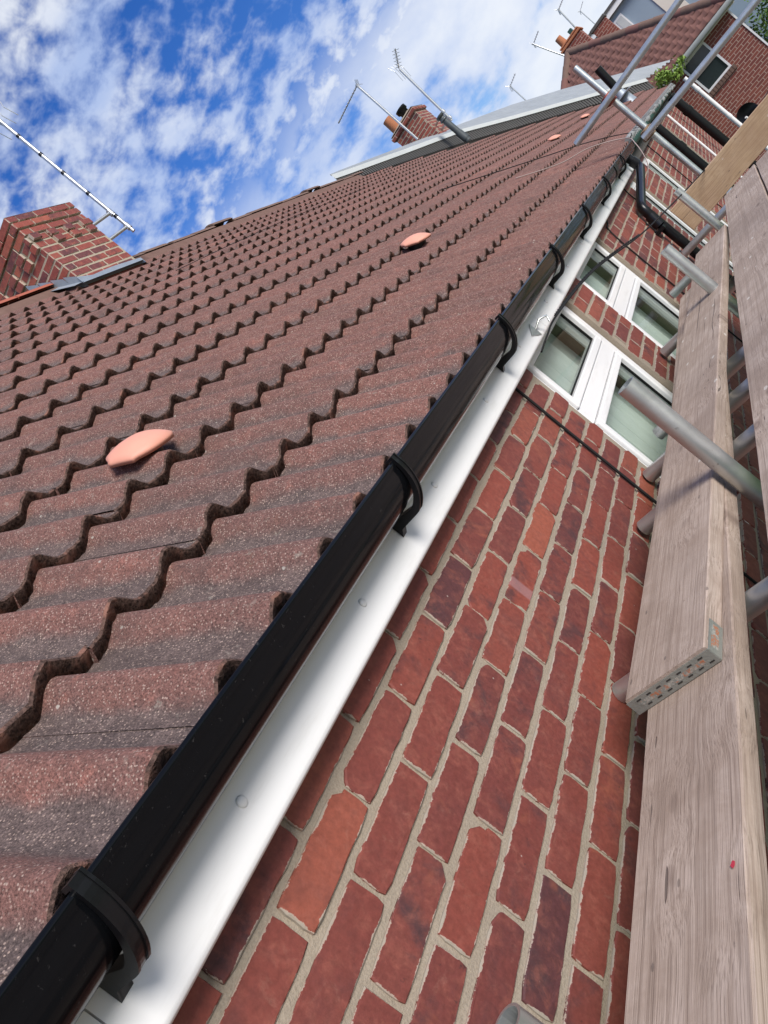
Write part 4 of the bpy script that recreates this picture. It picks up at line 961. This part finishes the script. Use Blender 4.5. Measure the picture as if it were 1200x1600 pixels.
def board(label, c0, c1, ztop, w, mat='board', group='scaffold boards', band=False, th=.038, tilt=0):
    """c0, c1: (x, y) of the centre line ends"""
    a, e_ = Vector((c0[0], c0[1], ztop)), Vector((c1[0], c1[1], ztop+tilt)); L = (e_-a).length; d = (e_-a).normalized(); x = d.cross(Vector((0, 0, 1))).normalized(); z = x.cross(d)
    mw = Matrix((x, d, z)).transposed().to_4x4(); mw.translation = a
    b = B(); n = 26; r = random.Random(int(c0[1]*97)+3); ch = .003; so_ = r.uniform(0, 40)
    prof = [(-w/2+ch, 0), (w/2-ch, 0), (w/2, -ch), (w/2, -th+ch), (w/2-ch, -th), (-w/2+ch, -th), (-w/2, -th+ch), (-w/2, -ch)]
    vs = []
    for i in range(n+1):
        y_ = L*i/n
        for k, (px_, pz_) in enumerate(prof): vs.append((px_+mnoise.noise(Vector((y_*2.2+so_, px_*3, 0)))*.003+mnoise.noise(Vector((y_*14+so_, px_*30, 0)))*.0012, y_, pz_+mnoise.noise(Vector((y_*3+so_, 0, k)))*.0012))
    b.add(vs, [(i*8+k, i*8+(k+1) % 8, (i+1)*8+(k+1) % 8, (i+1)*8+k) for i in range(n) for k in range(8)]+[tuple(range(8)), tuple(range(n*8, n*8+8))])
    t = thing('scaffold_board', label, 'board', group); t.matrix_basis = mw
    b.build('plank', mat, t)
    if band:
        m_ = B(); e1 = .0016
        m_.box((-w/2-.002, -e1-.001, -th+.001), (w/2+.002, -.0003, -.006)); m_.box((w/2+.0012, -e1, -th+.001), (w/2+.003, .085, -.007)); m_.box((-w/2-.003, -e1, -th+.001), (-w/2-.0012, .085, -.007))
        bo = m_.build('end_band', 'band', t)
        s = B()
        for i in range(7):
            for row in (0, 1):
                x0 = -w/2+.018+i*.0245+row*.011; zc_ = -.0125-row*.0165; s.box((x0, -e1-.0016, zc_-.0014), (x0+.010, -e1-.0009, zc_+.0014))
        tag(s.build('band_slots', 'slot', bo), kind='stuff')
        q = B(); q.box((-w/2+.02, -e1-.0013, -.0255), (w/2-.02, -e1-.0009, -.0165)); q.box((w/2+.0029, .012, -.028), (w/2+.0034, .075, -.012))
        tag(q.build('worn_print', 'orange', bo), kind='stuff')
    return t
B2 = -.38
board('weathered thin board with metal banded end lying on top of another board', (.25, .632), (.402, 3.95), B2, .192, band=True)
t1 = board('lower weathered board with knots and a red paint dot beside the brick wall', (.272, -2.3), (.272, 3.6), B2-.0385, .205)
board('wide weathered board across the gap from the knotted board', (.585, -2.3), (.625, 4.72), B2, .218); board('outer weathered board edge to edge with the wide one', (.812, -2.3), (.852, 4.68), B2, .222)
board('outermost weathered board of the platform', (1.042, -2.3), (1.08, 4.7), B2, .222); board('last weathered board beside the outer uprights', (1.272, -2.3), (1.31, 4.7), B2, .222)
# knots, red dot on the lower board (on its plank)
def onboard(t, x, y, z=.0006): return t.matrix_basis @ Vector((x, y, z))
pk = B(); n = 12; pk.add([(.083+.0035*math.cos(a*6.283/n)*(1+.3*math.sin(a*2.3)), 2.3+.20+.006*math.sin(a*6.283/n), .0028) for a in range(n)], [tuple(range(n))]); pk.build('paint_dot', 'pinkpaint', t1)
# end plank on edge
ep = thing('end_plank', 'pale fresh plank set on edge across the far end of the platform', 'plank', loc=(.2, 5.42, -.36))
b = B(); b.box((-.0, -.019, -.1), (.038, .019, .1))
b = B(); b.box((-.1, 0, -.02), (.1, 1.7, .02), 0, .004); o = b.build('plank', 'plank', ep, Matrix(((0, 1, 0, 0), (0, 0, -1, 0), (-1, 0, 0, 0), (0, 0, 0, 1))) @ Matrix.Rotation(.02, 4, 'Z'))
# ================================================================== CABLES, HOOK, WIRES
def cable(label, pts, r, mat='rubber', name='cable', twist=False):
    o0 = Vector(pts[0]); P = [Vector(p)-o0 for p in pts]
    Q = []
    for i in range(len(P)-1):
        a, b_, c, d = P[max(i-1, 0)], P[i], P[i+1], P[min(i+2, len(P)-1)]
        for k in range(8):
            t = k/8; Q.append(.5*((2*b_)+(c-a)*t+(2*a-5*b_+4*c-d)*t*t+(3*b_-a-3*c+d)*t**3))
    Q.append(P[-1]); b = B()
    if twist:
        QQ = []; 
        for i in range(len(Q)-1):
            for k in range(5): QQ.append(Q[i].lerp(Q[i+1], k/5))
        for s in (0, math.pi): b.tube([q+Vector((math.cos(i*.8+s), 0, math.sin(i*.8+s)))*r*.7 for i, q in enumerate(QQ)], r*.75, 6)
    else: b.tube(Q, r, 8)
    return tag(b.build(name, mat, None, Matrix.Translation(o0), fix=False), label, 'cable')
cable('black overhead cable leaving the fascia hook and passing over the end plank', [(.10, 1.98, .045), (.13, 2.05, .06), (.16, 2.2, .07), (.247, 2.62, .045), (.321, 3.35, -.056), (.387, 4.2, -.142), (.501, 5.35, -.25), (.755, 7.66, -.46), (1.4, 12, -.6), (2.6, 20, -.2)], .0036, twist=False)
cable('twisted stay wire around the overhead cable by the window', [(.155, 2.19, .075), (.20, 2.42, .068), (.25, 2.65, .048), (.29, 3.0, -.0), (.32, 3.34, -.05)], .0030, 'rubber', 'stay_wire', True)
hk = thing('fascia_hook', 'grey metal hook plate screwed to the white fascia holding the cable', 'hook', loc=(FX, 2.14, .095))
b = B(); b.add([(.0015, -.045, .0), (.0015, .03, .028), (.0015, .03, -.028), (.004, -.045, .0), (.004, .03, .028), (.004, .03, -.028)], [(0, 1, 2), (3, 5, 4), (0, 3, 4, 1), (1, 4, 5, 2), (2, 5, 3, 0)]); b.build('plate', 'steel', hk)
b = B(); b.tube([(.003, .03, 0), (.03, .05, .012), (.05, .07, .0), (.045, .06, -.02)], .004, 7); b.build('hook', 'steel', hk)
cable('thin black cable clipped vertically down the brickwork before the nearer window', [(.02, 1.80, .10), (.009, 1.835, .04), (.008, 1.834, -.28), (.009, 1.83, -1.5), (.009, 1.83, -3.5)], .0048)
cable('thin black cable down the wall past the farther window', [(.03, 5.0, .10), (.009, 4.80, .03), (.008, 4.65, -.05), (.008, 4.63, -.6), (.008, 4.63, -3)], .0048)
cable('thin black cable beside the swan neck downpipe', [(.02, 6.2, .09), (.008, 6.2, -.05), (.008, 6.3, -.62), (.008, 6.3, -3)], .0048)
cable('loose pale wire trailing over the tiles to the gutter end', [rp(-.35, 5.9, .02), rp(-.15, 6.3, .02), rp(.0, 6.8, .06), (.2, 6.9, .27), (.24, 6.7, .18), (.22, 6.4, .02), (.12, 6.2, -.08)], .004, 'pinkwire')
cable('dark wire looping across the far tiles to the eaves', [rp(-.9, 6.4, .015), rp(-.4, 7.2, .03), rp(-.1, 7.7, .04), (.18, 7.5, .28), (.2, 7.2, .24)], .004)
cable('thin wire lying along the upper tile courses', [rp(-2.0, 4.6, .02), rp(-2.15, 6.6, .02), rp(-2.12, 9.0, .02)], .0025)
# straw and mortar crumbs on tiles
